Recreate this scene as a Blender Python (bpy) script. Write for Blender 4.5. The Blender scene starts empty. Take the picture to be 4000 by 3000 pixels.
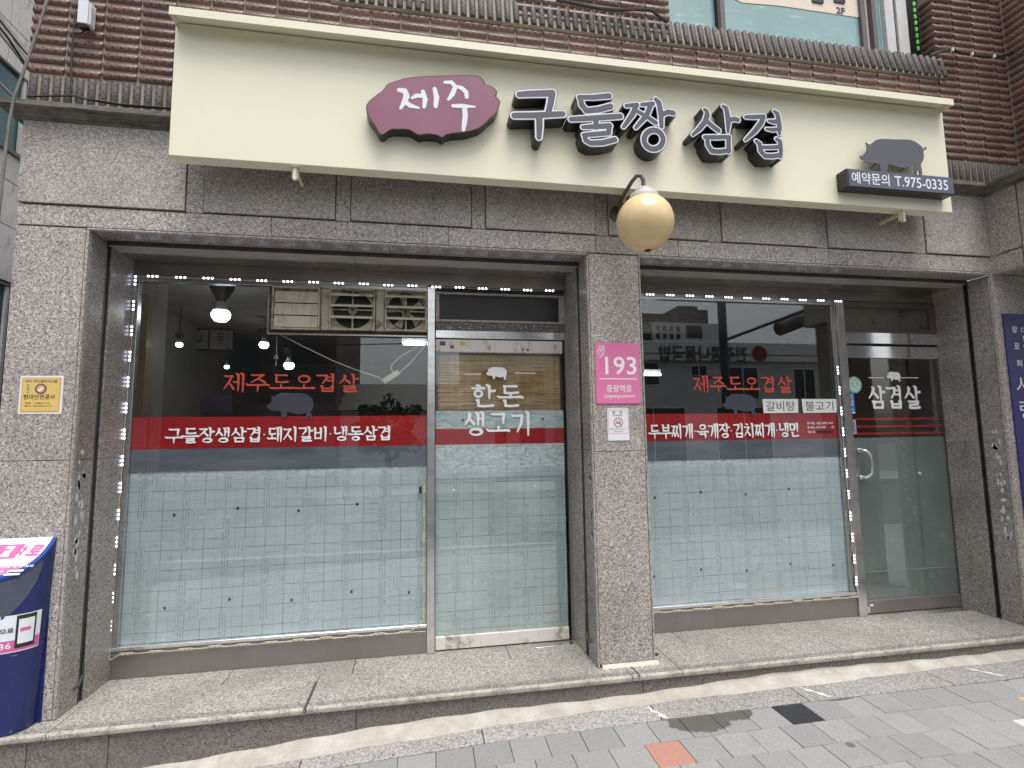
import bpy, bmesh, math, random
import numpy as np
from mathutils import Vector, Matrix
random.seed(7)
RND = random.Random(11)
C = bpy.context.scene.collection
SC = bpy.context.scene
PI = math.pi

# ------------------------------------------------------------------ camera
FOC, YAW, PIT, ROL = 2037.6, 0.176539, 0.1008454, -0.0138688
CAMP = Vector((0.0, -3.4, 1.502))
_f = Vector((math.sin(YAW)*math.cos(PIT), math.cos(YAW)*math.cos(PIT), math.sin(PIT)))
_r = Vector((math.cos(YAW), -math.sin(YAW), 0)); _u = _r.cross(_f)
_r2 = _r*math.cos(ROL)+_u*math.sin(ROL); _u2 = -_r*math.sin(ROL)+_u*math.cos(ROL)
cam = bpy.data.objects.new('camera', bpy.data.cameras.new('camera'))
cam.data.sensor_width = 36; cam.data.lens = FOC/4000*36
cam.data.clip_start = 0.05; cam.data.clip_end = 800
cam.matrix_world = Matrix(((_r2.x,_u2.x,-_f.x,CAMP.x),(_r2.y,_u2.y,-_f.y,CAMP.y),(_r2.z,_u2.z,-_f.z,CAMP.z),(0,0,0,1)))
C.objects.link(cam); SC.camera = cam

# ------------------------------------------------------------------ sky, sun, exposure
SUN_EL, SUN_AZ = math.radians(68), math.radians(170)     # azimuth: towards -y (street side), a little to the left
w = bpy.data.worlds.new('World'); SC.world = w; w.use_nodes = True
nt = w.node_tree; bg = nt.nodes['Background']
sky = nt.nodes.new('ShaderNodeTexSky'); sky.sky_type = 'NISHITA'; sky.sun_disc = False
sky.sun_elevation = SUN_EL; sky.sun_rotation = SUN_AZ; sky.air_density = 1.2; sky.dust_density = 4.0; sky.ozone_density = 1.0
hs = nt.nodes.new('ShaderNodeHueSaturation'); hs.inputs['Saturation'].default_value = 0.30; hs.inputs['Value'].default_value = 1.0
nt.links.new(sky.outputs[0], hs.inputs['Color']); nt.links.new(hs.outputs[0], bg.inputs[0]); bg.inputs[1].default_value = 0.13
sl = bpy.data.lights.new('sun', 'SUN'); sl.energy = 1.25; sl.angle = math.radians(34); sl.color = (1, .98, .95)
sun = bpy.data.objects.new('sun', sl); C.objects.link(sun)
_sd = Vector((math.sin(SUN_AZ)*math.cos(SUN_EL), math.cos(SUN_AZ)*math.cos(SUN_EL), math.sin(SUN_EL)))
sun.rotation_euler = _sd.to_track_quat('Z', 'Y').to_euler()
SC.view_settings.view_transform = 'Standard'; SC.view_settings.look = 'None'
SC.view_settings.exposure = 0.74; SC.view_settings.gamma = 1.0
SC.view_settings.use_curve_mapping = False

# ------------------------------------------------------------------ helpers
def on(px, py, Y):
    """photo pixel (4000 x 3000) to the point of the world plane y = Y"""
    d = _r2*((px-2000)/FOC) - _u2*((py-1500)/FOC) + _f
    t = (Y-CAMP.y)/d.y
    return CAMP + d*t
def zo(X0, Y0, u, v, Y, s=.45208):
    return on(X0+u*s, Y0+v*s, Y)

def thing(name, label=None, cat=None, loc=(0,0,0), group=None, kind=None):
    o = bpy.data.objects.new(name, None); C.objects.link(o); o.location = loc
    o.empty_display_size = .1
    if label: o['label'] = label
    if cat: o['category'] = cat
    if group: o['group'] = group
    if kind: o['kind'] = kind
    return o
def tag(o, label, cat, group=None, kind=None):
    o['label'] = label; o['category'] = cat
    if group: o['group'] = group
    if kind: o['kind'] = kind
    return o
def wloc(o):
    v = Vector((0,0,0))
    while o is not None:
        v += o.location; o = o.parent
    return v
def link(name, me, parent=None, mat=None):
    """mesh data in world coordinates becomes an object (its origin at 0)"""
    o = bpy.data.objects.new(name, me); C.objects.link(o)
    if mat is not None and len(me.materials) == 0: me.materials.append(mat)
    if parent is not None:
        o.parent = parent; o.location = -wloc(parent)
    return o
def inst(name, me, loc, parent=None, rot=(0,0,0), mat=None, scale=None):
    o = bpy.data.objects.new(name, me); C.objects.link(o)
    if parent is not None:
        o.parent = parent; o.location = Vector(loc)-wloc(parent)
    else: o.location = loc
    o.rotation_euler = rot
    if scale: o.scale = scale
    if mat is not None:
        if len(me.materials) == 0: me.materials.append(mat)
        o.material_slots[0].link = 'OBJECT'; o.material_slots[0].material = mat
    return o

class MB:
    """collects shapes into one mesh"""
    def __init__(s): s.v = []; s.f = []
    def add(s, vs, fs):
        n = len(s.v); s.v += [tuple(v) for v in vs]; s.f += [tuple(i+n for i in f) for f in fs]; return s
    def box(s, x0,x1,y0,y1,z0,z1):
        v = [(x0,y0,z0),(x1,y0,z0),(x1,y1,z0),(x0,y1,z0),(x0,y0,z1),(x1,y0,z1),(x1,y1,z1),(x0,y1,z1)]
        return s.add(v, [(0,3,2,1),(4,5,6,7),(0,1,5,4),(1,2,6,5),(2,3,7,6),(3,0,4,7)])
    def hexa(s, p):   # 8 points, bottom 4 then top 4
        return s.add(p, [(0,3,2,1),(4,5,6,7),(0,1,5,4),(1,2,6,5),(2,3,7,6),(3,0,4,7)])
    def tube(s, pts, r, n=8, cap=True):
        pts = [Vector(p) for p in pts]; rs = r if isinstance(r, (list,tuple)) else [r]*len(pts)
        rings = []; prev = None
        for i, p in enumerate(pts):
            t = (pts[min(i+1,len(pts)-1)]-pts[max(i-1,0)]).normalized()
            if prev is None:
                a = Vector((0,0,1)) if abs(t.z) < .9 else Vector((1,0,0)); u = t.cross(a).normalized()
            else: u = (prev - t*prev.dot(t)).normalized()
            prev = u; v = t.cross(u)
            rings.append([p+u*math.cos(2*PI*k/n)*rs[i]+v*math.sin(2*PI*k/n)*rs[i] for k in range(n)])
        vs = [q for ring in rings for q in ring]; fs = []
        for i in range(len(pts)-1):
            for k in range(n):
                a = i*n+k; b = i*n+(k+1)%n; fs.append((a,b,b+n,a+n))
        if cap: fs.append(tuple(range(n-1,-1,-1))); fs.append(tuple((len(pts)-1)*n+k for k in range(n)))
        return s.add(vs, fs)
    def lathe(s, prof, c, axis='z', n=24):
        """prof: (radius, height) list; axis z or y"""
        vs = []; fs = []
        for r, h in prof:
            for k in range(n):
                a = 2*PI*k/n
                if axis == 'z': vs.append((c[0]+r*math.cos(a), c[1]+r*math.sin(a), c[2]+h))
                else: vs.append((c[0]+r*math.cos(a), c[1]+h, c[2]+r*math.sin(a)))
        m = len(prof)
        for i in range(m-1):
            for k in range(n):
                a = i*n+k; b = i*n+(k+1)%n; fs.append((a,b,b+n,a+n))
        fs.append(tuple(range(n))); fs.append(tuple((m-1)*n+k for k in range(n-1,-1,-1)))
        return s.add(vs, fs)
    def prism(s, poly, y0, y1):
        """polygon in x,z extruded from y0 to y1"""
        n = len(poly)
        vs = [(p[0],y0,p[1]) for p in poly]+[(p[0],y1,p[1]) for p in poly]
        fs = [tuple(range(n)), tuple(range(2*n-1,n-1,-1))]+[(i,i+n,(i+1)%n+n,(i+1)%n) for i in range(n)]
        return s.add(vs, fs)
    def prism_x(s, poly, x0, x1):
        n = len(poly)
        vs = [(x0,p[0],p[1]) for p in poly]+[(x1,p[0],p[1]) for p in poly]
        fs = [tuple(range(n)), tuple(range(2*n-1,n-1,-1))]+[(i,i+n,(i+1)%n+n,(i+1)%n) for i in range(n)]
        return s.add(vs, fs)
    def mesh(s, name, smooth=False, bevel=0, seg=1, fix=True):
        me = bpy.data.meshes.new(name); me.from_pydata(s.v, [], s.f)
        if bevel or fix:
            bm = bmesh.new(); bm.from_mesh(me)
            if fix: bmesh.ops.recalc_face_normals(bm, faces=bm.faces)
            if bevel:
                bmesh.ops.bevel(bm, geom=[e for e in bm.edges if len(e.link_faces)==2 and e.calc_face_angle(0) > .5], offset=bevel, segments=seg, profile=.5, affect='EDGES')
            bm.to_mesh(me); bm.free()
        if smooth:
            me.polygons.foreach_set('use_smooth', [True]*len(me.polygons))
            try: me.set_sharp_from_angle(angle=math.radians(40))
            except Exception: pass
        me.update(); return me
    def build(s, name, mat, parent=None, **k):
        me = s.mesh(name, **k); return link(name, me, parent, mat)
def box(name, x0,x1,y0,y1,z0,z1, mat, parent=None, bevel=.0015):
    return MB().box(x0,x1,y0,y1,z0,z1).build(name, mat, parent, bevel=bevel)

# ------------------------------------------------------------------ material helpers
def srgb(r, g, b):
    f = lambda c: (c/255/12.92) if c/255 <= .04045 else ((c/255+.055)/1.055)**2.4
    return (f(r), f(g), f(b), 1)
class G:
    def __init__(s, name):
        s.m = bpy.data.materials.new(name); s.m.use_nodes = True; s.t = s.m.node_tree
        s.b = s.t.nodes['Principled BSDF']; s.out = s.t.nodes['Material Output']
    def n(s, typ, **k):
        nd = s.t.nodes.new('ShaderNode'+typ)
        for a, v in k.items(): setattr(nd, a, v)
        return nd
    def put(s, sock, v):
        if hasattr(v, 'is_output'): s.t.links.new(v, sock)
        elif v is not None:
            if sock.type == 'RGBA' and not hasattr(v, '__len__'): v = (v,v,v,1)
            if sock.type == 'RGBA' and len(v) == 3: v = tuple(v)+(1,)
            sock.default_value = v
    def math(s, op, a, b=None, c=None, clamp=False):
        nd = s.n('Math', operation=op, use_clamp=clamp)
        s.put(nd.inputs[0], a)
        if b is not None: s.put(nd.inputs[1], b)
        if c is not None: s.put(nd.inputs[2], c)
        return nd.outputs[0]
    def obj(s): return s.n('TexCoord').outputs['Object']
    def pos(s): return s.n('NewGeometry').outputs['Position']
    def xyz(s, v):
        nd = s.n('SeparateXYZ'); s.put(nd.inputs[0], v); return nd.outputs
    def map(s, v, scale=(1,1,1), loc=(0,0,0)):
        nd = s.n('Mapping'); s.put(nd.inputs[0], v); nd.inputs['Scale'].default_value = scale; nd.inputs['Location'].default_value = loc
        return nd.outputs[0]
    def noise(s, v, scale, detail=4, rough=.55, dist=0):
        nd = s.n('TexNoise'); s.put(nd.inputs['Vector'], v); nd.inputs['Scale'].default_value = scale
        nd.inputs['Detail'].default_value = detail; nd.inputs['Roughness'].default_value = rough; nd.inputs['Distortion'].default_value = dist
        return nd.outputs[0]
    def vor(s, v, scale, feature='F1', rand=1):
        nd = s.n('TexVoronoi', feature=feature); s.put(nd.inputs['Vector'], v); nd.inputs['Scale'].default_value = scale
        nd.inputs['Randomness'].default_value = rand
        return nd
    def ramp(s, f, stops, interp='LINEAR'):
        nd = s.n('ValToRGB'); s.put(nd.inputs[0], f); e = nd.color_ramp; e.interpolation = interp
        while len(e.elements) < len(stops): e.elements.new(.5)
        for el, (p, c) in zip(e.elements, stops):
            el.position = p; el.color = tuple(c)+(1,) if len(c) == 3 else c
        return nd.outputs[0]
    def mix(s, f, a, b, mode='MIX'):
        nd = s.n('Mix', data_type='RGBA', blend_type=mode); s.put(nd.inputs[0], f); s.put(nd.inputs[6], a); s.put(nd.inputs[7], b)
        return nd.outputs[2]
    def smooth(s, v, lo, hi):
        nd = s.n('MapRange', interpolation_type='SMOOTHSTEP'); s.put(nd.inputs[0], v); nd.inputs[1].default_value = lo; nd.inputs[2].default_value = hi
        return nd.outputs[0]
    def bump(s, h, strength=.3, dist=.002):
        nd = s.n('Bump'); s.put(nd.inputs['Height'], h); nd.inputs['Strength'].default_value = strength; nd.inputs['Distance'].default_value = dist
        s.t.links.new(nd.outputs[0], s.b.inputs['Normal']); return nd
    def set(s, col=None, rough=None, metal=None, spec=None, emit=None, estr=None):
        if col is not None: s.put(s.b.inputs['Base Color'], col)
        if rough is not None: s.put(s.b.inputs['Roughness'], rough)
        if metal is not None: s.put(s.b.inputs['Metallic'], metal)
        if spec is not None: s.put(s.b.inputs['Specular IOR Level'], spec)
        if emit is not None: s.put(s.b.inputs['Emission Color'], emit); s.b.inputs['Emission Strength'].default_value = estr
        return s.m
def plain(name, col, rough=.5, metal=0, var=.12, scale=9, spec=.5):
    """a paint or plastic with faint uneven tone and gloss"""
    g = G(name); p = g.obj(); n = g.noise(p, scale, 5, .6)
    c2 = tuple(max(0, x*(1-var)) for x in col[:3]); c3 = tuple(min(1, x*(1+var)) for x in col[:3])
    g.set(g.ramp(n, [(.3, c2), (.7, c3)]), g.math('MULTIPLY_ADD', n, .2, rough-.1), metal, spec); return g.m

# ---- granite
def granite(name, tones, dark=(.03,.03,.03), rough=.45, dirt=.25, scale=1., stain=None, tint=1, worn=False):
    g = G(name); p = g.obj()
    warp = g.noise(p, 90*scale, 2, .5)
    v = g.vor(p, 150*scale); cell = g.n('SeparateColor'); g.put(cell.inputs[0], v.outputs['Color'])
    a = g.math('ADD', g.math('MULTIPLY', cell.outputs[0], .72), g.math('MULTIPLY', warp, .28))
    k = len(tones); col = g.ramp(a, [(.14+.72*i/(k-1), t) for i, t in enumerate(tones)])
    v2 = g.vor(p, 72*scale); c2 = g.n('SeparateColor'); g.put(c2.inputs[0], v2.outputs['Color'])
    spk = g.math('MULTIPLY', g.math('LESS_THAN', v2.outputs['Distance'], .34), g.math('GREATER_THAN', c2.outputs[1], .74))
    col = g.mix(g.math('MULTIPLY', spk, .68), col, dark)
    spk2 = g.math('MULTIPLY', g.math('LESS_THAN', v2.outputs['Distance'], .36), g.math('LESS_THAN', c2.outputs[1], .13))
    col = g.mix(g.math('MULTIPLY', spk2, .5), col, tuple(min(1, t*1.5) for t in tones[-1]))
    # grime: large soft patches and thin vertical runs
    big = g.smooth(g.noise(p, 1.7, 5, .6), .38, .72)
    run = g.smooth(g.noise(g.map(p, (26,26,.9)), 1, 3, .6), .55, .8)
    d = g.math('ADD', g.math('MULTIPLY', big, dirt), g.math('MULTIPLY', run, dirt*.5), clamp=True)
    col = g.mix(d, col, (.115,.10,.085))
    oi = g.n('ObjectInfo'); rv = g.math('MULTIPLY_ADD', oi.outputs['Random'], .14, .93*tint)
    cr = g.n('CombineColor'); [g.put(cr.inputs[i], rv) for i in range(3)]
    col = g.mix(1, col, cr.outputs[0], 'MULTIPLY')
    if stain is not None:
        pz = g.xyz(p)
        st = g.smooth(g.noise(p, 3.3, 5, .7, .6), .60, .76)
        col = g.mix(g.math('MULTIPLY', st, stain), col, (.27,.165,.08))
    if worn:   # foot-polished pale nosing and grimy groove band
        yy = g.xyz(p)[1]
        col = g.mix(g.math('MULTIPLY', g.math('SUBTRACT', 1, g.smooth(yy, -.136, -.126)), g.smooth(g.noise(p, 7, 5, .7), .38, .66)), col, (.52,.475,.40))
        band = g.math('MULTIPLY', g.smooth(yy, -.128, -.118), g.math('SUBTRACT', 1, g.smooth(yy, -.09, -.06)))
        col = g.mix(g.math('MULTIPLY', band, .30), col, (.10,.09,.08))
    g.bump(g.math('ADD', a, g.math('MULTIPLY', spk, -.4)), .12, .001)
    g.set(col, g.math('MULTIPLY_ADD', warp, .3, rough-.15), 0, .45); return g.m
TN = [(.195,.178,.168),(.325,.296,.275),(.40,.356,.325),(.48,.44,.405),(.60,.565,.525)]
M_gran = granite('granite_pink', TN, dirt=.28)
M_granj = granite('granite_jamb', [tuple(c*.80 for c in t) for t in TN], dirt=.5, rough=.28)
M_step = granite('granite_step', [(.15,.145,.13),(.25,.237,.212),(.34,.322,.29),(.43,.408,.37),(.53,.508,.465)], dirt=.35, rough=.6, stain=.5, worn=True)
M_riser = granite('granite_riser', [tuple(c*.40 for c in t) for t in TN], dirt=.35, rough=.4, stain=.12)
M_gutter = granite('granite_gutter', [(.16,.155,.15),(.27,.26,.25),(.36,.34,.32),(.42,.40,.38),(.5,.48,.46)], dirt=.2, rough=.7)

# ---- half round ceramic brick with pressed dimples
def tilemat(name, top, low, dot, axis=0):
    g = G(name); p = g.obj(); s = g.xyz(p)
    L, R = (s[0], s[2]) if axis == 0 else (s[2], s[0])
    oi = g.n('ObjectInfo'); rn = oi.outputs['Random']
    def dots(rowz, sh):
        u = g.math('SUBTRACT', g.math('FRACT', g.math('ADD', g.math('DIVIDE', L, .046), sh)), .5)
        du = g.math('MULTIPLY', u, .046); dv = g.math('SUBTRACT', R, rowz)
        d = g.math('SQRT', g.math('ADD', g.math('MULTIPLY', du, du), g.math('MULTIPLY', dv, dv)))
        return g.math('SUBTRACT', 1, g.smooth(d, .0055, .0080))
    D = g.math('MAXIMUM', dots(.0075, .0), dots(-.0085, .5))
    n = g.noise(g.map(g.pos(), (1,1,1)), 30, 4, .6); n2 = g.noise(g.pos(), 2.2, 3, .5)
    t = g.math('ADD', g.math('MULTIPLY', rn, .62), g.math('MULTIPLY', n2, .42))
    base = g.ramp(t, [(.1, low), (.5, tuple((a+b)/2 for a,b in zip(low,top))), (.92, top)])
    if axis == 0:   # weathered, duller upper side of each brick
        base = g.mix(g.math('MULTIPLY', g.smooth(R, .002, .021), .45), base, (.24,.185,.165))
    base = g.mix(g.smooth(n, .5, .85), base, tuple(c*.55 for c in low))
    base = g.mix(g.math('MULTIPLY', D, .9), base, dot)
    b = g.bump(g.math('ADD', g.math('MULTIPLY', D, -1), g.math('MULTIPLY', n, .25)), .55, .002)
    g.set(base, g.math('MULTIPLY_ADD', n, .3, .26 if axis == 0 else .42), 0, .5 if axis == 0 else .3); return g.m
M_brick = tilemat('brick_red_brown', (.27,.137,.105), (.125,.076,.066), (.045,.028,.025))
M_upr = tilemat('brick_dark_grey', (.125,.108,.105), (.082,.070,.069), (.035,.028,.028), axis=2)
g = G('mortar'); n = g.noise(g.obj(), 60, 5, .7); n2 = g.noise(g.obj(), 3, 3)
M_mortar = g.set(g.mix(g.smooth(n2,.4,.7), g.ramp(n, [(.3,(.26,.235,.185)),(.7,(.42,.385,.31))]), (.20,.18,.14)), .9); g.bump(n, .4, .003)

M_cornice = None
g = G('cornice_stone'); p = g.obj(); n = g.noise(p, 14, 6, .7); n2 = g.noise(g.map(p,(3,3,30)), 2, 4)
c = g.ramp(n, [(.25,(.10,.088,.072)),(.55,(.20,.18,.15)),(.8,(.32,.29,.25))])
M_cornice = g.set(g.mix(g.smooth(n2,.45,.7), c, (.075,.065,.05)), .75); g.bump(n, .3, .003)

# ---- cream signboard
g = G('cream_panel'); p = g.obj(); n = g.noise(p, 1.2, 4); run = g.smooth(g.noise(g.map(p,(38,1,1.2)), 1, 3, .6), .56, .85)
c = g.ramp(n, [(.3,(.815,.785,.595)),(.7,(.84,.81,.63))])
sp = g.math('LESS_THAN', g.vor(p, 5.5).outputs['Distance'], .022)
c = g.mix(g.math('MULTIPLY', run, .12), c, (.55,.50,.33)); c = g.mix(sp, c, (.3,.26,.16))
M_cream = g.set(c, .42, 0, .4)
M_creamd = plain('cream_metal_edge', (.70,.68,.48,1), .45, 0, .06)
M_side = plain('sign_letter_side', (.022,.018,.018,1), .3, 0, .3)
M_grey = plain('letter_grey', srgb(84,83,94), .35, 0, .04, 4)
M_white = plain('letter_white', (.78,.80,.86,1), .35, 0, .04, 4)
M_maroon = plain('badge_maroon', srgb(140,88,108), .35, 0, .05, 3)
M_pig = plain('pig_grey', srgb(86,88,95), .4, 0, .04)
M_boxgrey = plain('box_face_grey', srgb(88,90,104), .35, 0, .05)
M_boxdark = plain('box_side_dark', srgb(44,42,44), .4, 0, .1)

# ---- metals
def steel(name, base, rough, sc=(2,2,60), var=.25):
    g = G(name); p = g.obj(); n = g.noise(g.map(p, sc), 3, 3, .6); n2 = g.noise(p, 3, 4, .6)
    c = g.ramp(g.math('MULTIPLY_ADD', n, .5, g.math('MULTIPLY', n2, .5)), [(.3, tuple(x*(1-var) for x in base)), (.7, tuple(min(1,x*(1+var)) for x in base))])
    g.set(c, g.math('MULTIPLY_ADD', n2, .25, rough-.1), .85, .5); return g.m
M_steel = steel('stainless', (.50,.50,.50), .22)
M_steelb = steel('stainless_bright', (.80,.80,.82), .10)
M_kick = steel('brown_grey_kick_plate', (.33,.305,.295), .42, (60,2,2), .12)
M_soff = steel('soffit_metal', (.36,.33,.30), .22, (2,60,2), .2)
M_guide = plain('guide_rail', (.13,.125,.115,1), .4, .6, .2)
M_black = plain('black_gap', (.008,.008,.008,1), .6, 0, .3)
M_rubber = plain('black_cable', (.012,.012,.013,1), .5, 0, .3)
M_greyc = plain('grey_cable', (.20,.185,.17,1), .6, 0, .2)
M_wire = plain('cream_wire', (.62,.58,.47,1), .5, 0, .1)
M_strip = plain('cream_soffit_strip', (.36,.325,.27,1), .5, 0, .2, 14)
# dirty painted metal
def dirty(name, a, b, thr=.55, sc=12, rough=.5, c3=None):
    g = G(name); p = g.obj(); n = g.noise(p, sc, 6, .68, .3); n2 = g.noise(g.map(p,(8,8,2)), 3, 4, .6)
    col = g.mix(g.smooth(n, thr-.05, thr+.12), a, b)
    col = g.mix(g.math('MULTIPLY', g.smooth(n2,.5,.75), .45), col, c3 or tuple(x*.4 for x in b[:3]))
    g.bump(n, .2, .001); g.set(col, rough); return g.m
M_fan = dirty('fan_cream_dirty', (.50,.45,.35,1), (.19,.15,.10,1), .53, 11)
M_fand = dirty('fan_brown_dirty', (.20,.16,.11,1), (.06,.045,.03,1), .5, 14)
M_fanshut = dirty('fan_shutter', (.60,.55,.42,1), (.33,.26,.16,1), .60, 7)
M_peel = dirty('peeling_white_film', (.70,.655,.61,1), (.25,.21,.18,1), .575, 6, .4, (.42,.27,.17))
M_grunge = dirty('grunge_strip', (.10,.085,.075,1), (.42,.39,.34,1), .55, 45)
M_frost = dirty('dusty_transom', (.13,.12,.085,1), (.05,.045,.035,1), .56, 6, .5)
M_beige = dirty('aluminium_beige', (.40,.37,.32,1), (.17,.14,.11,1), .6, 20, .4)

# ---- glass: clear shop glass, as thin real panes
def glass(name, tint, k, rough=0.0):
    g = G(name); g.t.nodes.remove(g.b)
    tr = g.n('BsdfTransparent'); tr.inputs[0].default_value = tint
    gl = g.n('BsdfGlossy'); gl.inputs['Roughness'].default_value = rough; gl.inputs[0].default_value = (.95,.98,1,1)
    ge = g.n('NewGeometry'); dt = g.n('VectorMath', operation='DOT_PRODUCT'); g.t.links.new(ge.outputs['Incoming'], dt.inputs[0]); g.t.links.new(ge.outputs['Normal'], dt.inputs[1])
    f = g.math('MULTIPLY_ADD', g.math('POWER', g.math('SUBTRACT', 1, g.math('ABSOLUTE', dt.outputs['Value']), clamp=True), 5), .92-k, k+.04, clamp=True)
    mx = g.n('MixShader'); g.put(mx.inputs[0], f); g.t.links.new(tr.outputs[0], mx.inputs[1]); g.t.links.new(gl.outputs[0], mx.inputs[2])
    g.t.links.new(mx.outputs[0], g.out.inputs[0]); return g.m
M_glass = glass('shop_glass', (.965,.975,.97,1), .04)
# printed insulation sheet behind the lower panes
def sheet(name, a, b):
    g = G(name); p = g.obj(); s = g.xyz(p); X, Z = s[0], s[2]
    def line(c, per, wd, off=0):
        f = g.math('ABSOLUTE', g.math('SUBTRACT', g.math('FRACT', g.math('ADD', g.math('DIVIDE', c, per), off)), .5))
        return g.math('GREATER_THAN', f, .5-wd/per/2)
    minor = g.math('MAXIMUM', line(X,.065,.0028), line(Z,.065,.0028))
    major = g.math('MAXIMUM', line(X,.130,.0036), line(Z,.130,.0036))
    # text columns 0.055 wide every 0.26 m, broken in length
    fc = g.math('FRACT', g.math('DIVIDE', g.math('ADD', X, .02), .26)); incol = g.math('LESS_THAN', fc, .21)
    zz = g.math('FRACT', g.math('ADD', g.math('DIVIDE', Z, .62), g.math('MULTIPLY', g.math('FLOOR', g.math('DIVIDE', g.math('ADD', X, .02), .26)), .37)))
    inz = g.math('LESS_THAN', zz, .72); intext = g.math('MULTIPLY', incol, inz)
    chars = g.math('MULTIPLY', line(X,.017,.008), g.math('GREATER_THAN', g.noise(g.map(p,(60,1,170)), 1, 1), .44))
    bl = g.math('MULTIPLY', g.math('GREATER_THAN', fc, .30), g.math('LESS_THAN', fc, .58))
    inlg = g.math('MULTIPLY', bl, g.math('MULTIPLY', g.math('GREATER_THAN', zz, .30), g.math('LESS_THAN', zz, .50)))
    grid = g.math('ADD', g.math('MULTIPLY', minor, .34), g.math('MULTIPLY', major, .40), clamp=True)
    blank = g.math('MAXIMUM', intext, inlg)
    ch2 = g.math('MULTIPLY', g.math('MULTIPLY', line(X,.024,.008,.3), g.math('GREATER_THAN', g.noise(g.map(p,(50,1,190)), 1, 1), .5)), g.math('MULTIPLY', inlg, .36))
    ink = g.math('ADD', g.math('MULTIPLY', grid, g.math('SUBTRACT', 1, blank)), g.math('MULTIPLY', g.math('MULTIPLY', intext, chars), .42), clamp=True)
    ink = g.math('ADD', ink, ch2, clamp=True)
    n = g.noise(p, 2.5, 4, .6); col = g.mix(g.smooth(n,.3,.7), a, b)
    col = g.mix(ink, col, (.07,.10,.105))
    # creases: thin pale ridges in a few patches, and a pale crumpled top hem
    cr = g.math('SUBTRACT', 1, g.smooth(g.math('ABSOLUTE', g.math('SUBTRACT', g.noise(g.map(p,(2.2,1,7)), 1.3, 6, .65, .9), .5)), .0, .014))
    patch = g.smooth(g.noise(g.map(p,(1,1,1),(4,0,2)), 2.1, 2), .52, .62)
    col = g.mix(g.math('MULTIPLY', g.math('MULTIPLY', cr, patch), .6), col, (.86,.9,.9))
    hem = g.math('MULTIPLY', g.smooth(Z, 1.20, 1.30), g.smooth(g.noise(g.map(p,(30,1,60)), 1, 4), .38, .62))
    col = g.mix(g.math('MULTIPLY', hem, .55), col, (.88,.93,.93))
    g.bump(g.math('ADD', n, g.math('MULTIPLY', cr, .5)), .5, .01)
    g.set(col, .38, 0, .5); return g.m
M_sheet = sheet('printed_insulation_sheet', (.53,.605,.635,1), (.46,.545,.57,1))
M_sheet2 = sheet('crumpled_insulation_sheet', (.40,.49,.49,1), (.50,.60,.60,1))
g = G('foil_crumple'); p = g.obj(); n = g.noise(g.map(p,(5,1,40)), 3, 6, .7, .6)
M_foil = g.set(g.ramp(n,[(.3,(.25,.33,.35)),(.5,(.52,.62,.64)),(.7,(.85,.9,.9))]), .3); g.bump(n, .6, .01)
M_redb = plain('red_vinyl', (.42,.012,.016,1), .35, 0, .10, 2)
g = G('grey_vinyl'); p = g.obj(); n = g.noise(g.map(p,(2,1,9)), 1.6, 5, .6)
M_greyb = g.set(g.ramp(n,[(.3,(.10,.12,.145)),(.7,(.17,.195,.23))]), .5)
g = G('frosted_door_film'); p = g.obj(); n = g.noise(p, 1.6, 5, .6); n2=g.noise(p, 9, 5, .7)
M_doorf = g.set(g.mix(g.smooth(n2,.55,.75), g.ramp(n,[(.3,(.15,.18,.172)),(.7,(.22,.255,.243))]), (.28,.305,.297)), .5)
M_wv = plain('white_vinyl_letter', (.86,.86,.86,1), .5, 0, .02)
M_redl = plain('red_vinyl_letter', (.60,.075,.045,1), .5, 0, .05)
M_pigw = plain('purple_grey_vinyl', (.050,.050,.075,1), .5, 0, .06)
def emis(name, col, s):
    g = G(name); return g.set((.8,.8,.8,1), .4, 0, .5, col, s)
M_led = emis('led_lit', (.66,.71,1,1), 5)
M_lamp = emis('lamp_lit', (.95,.97,1,1), 9)
M_ledoff = plain('led_unlit_yellow', (.42,.36,.16,1), .3, 0, .3, 200)
M_module = plain('led_module_plastic', (.50,.48,.37,1), .4, 0, .1)

# ------------------------------------------------------------------ text and stroke letters
_TC = bpy.data.curves.new('t', 'FONT'); _TO = bpy.data.objects.new('t', _TC); _TM = {}
_TC.space_line = 4; _TC.resolution_u = 3
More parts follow.
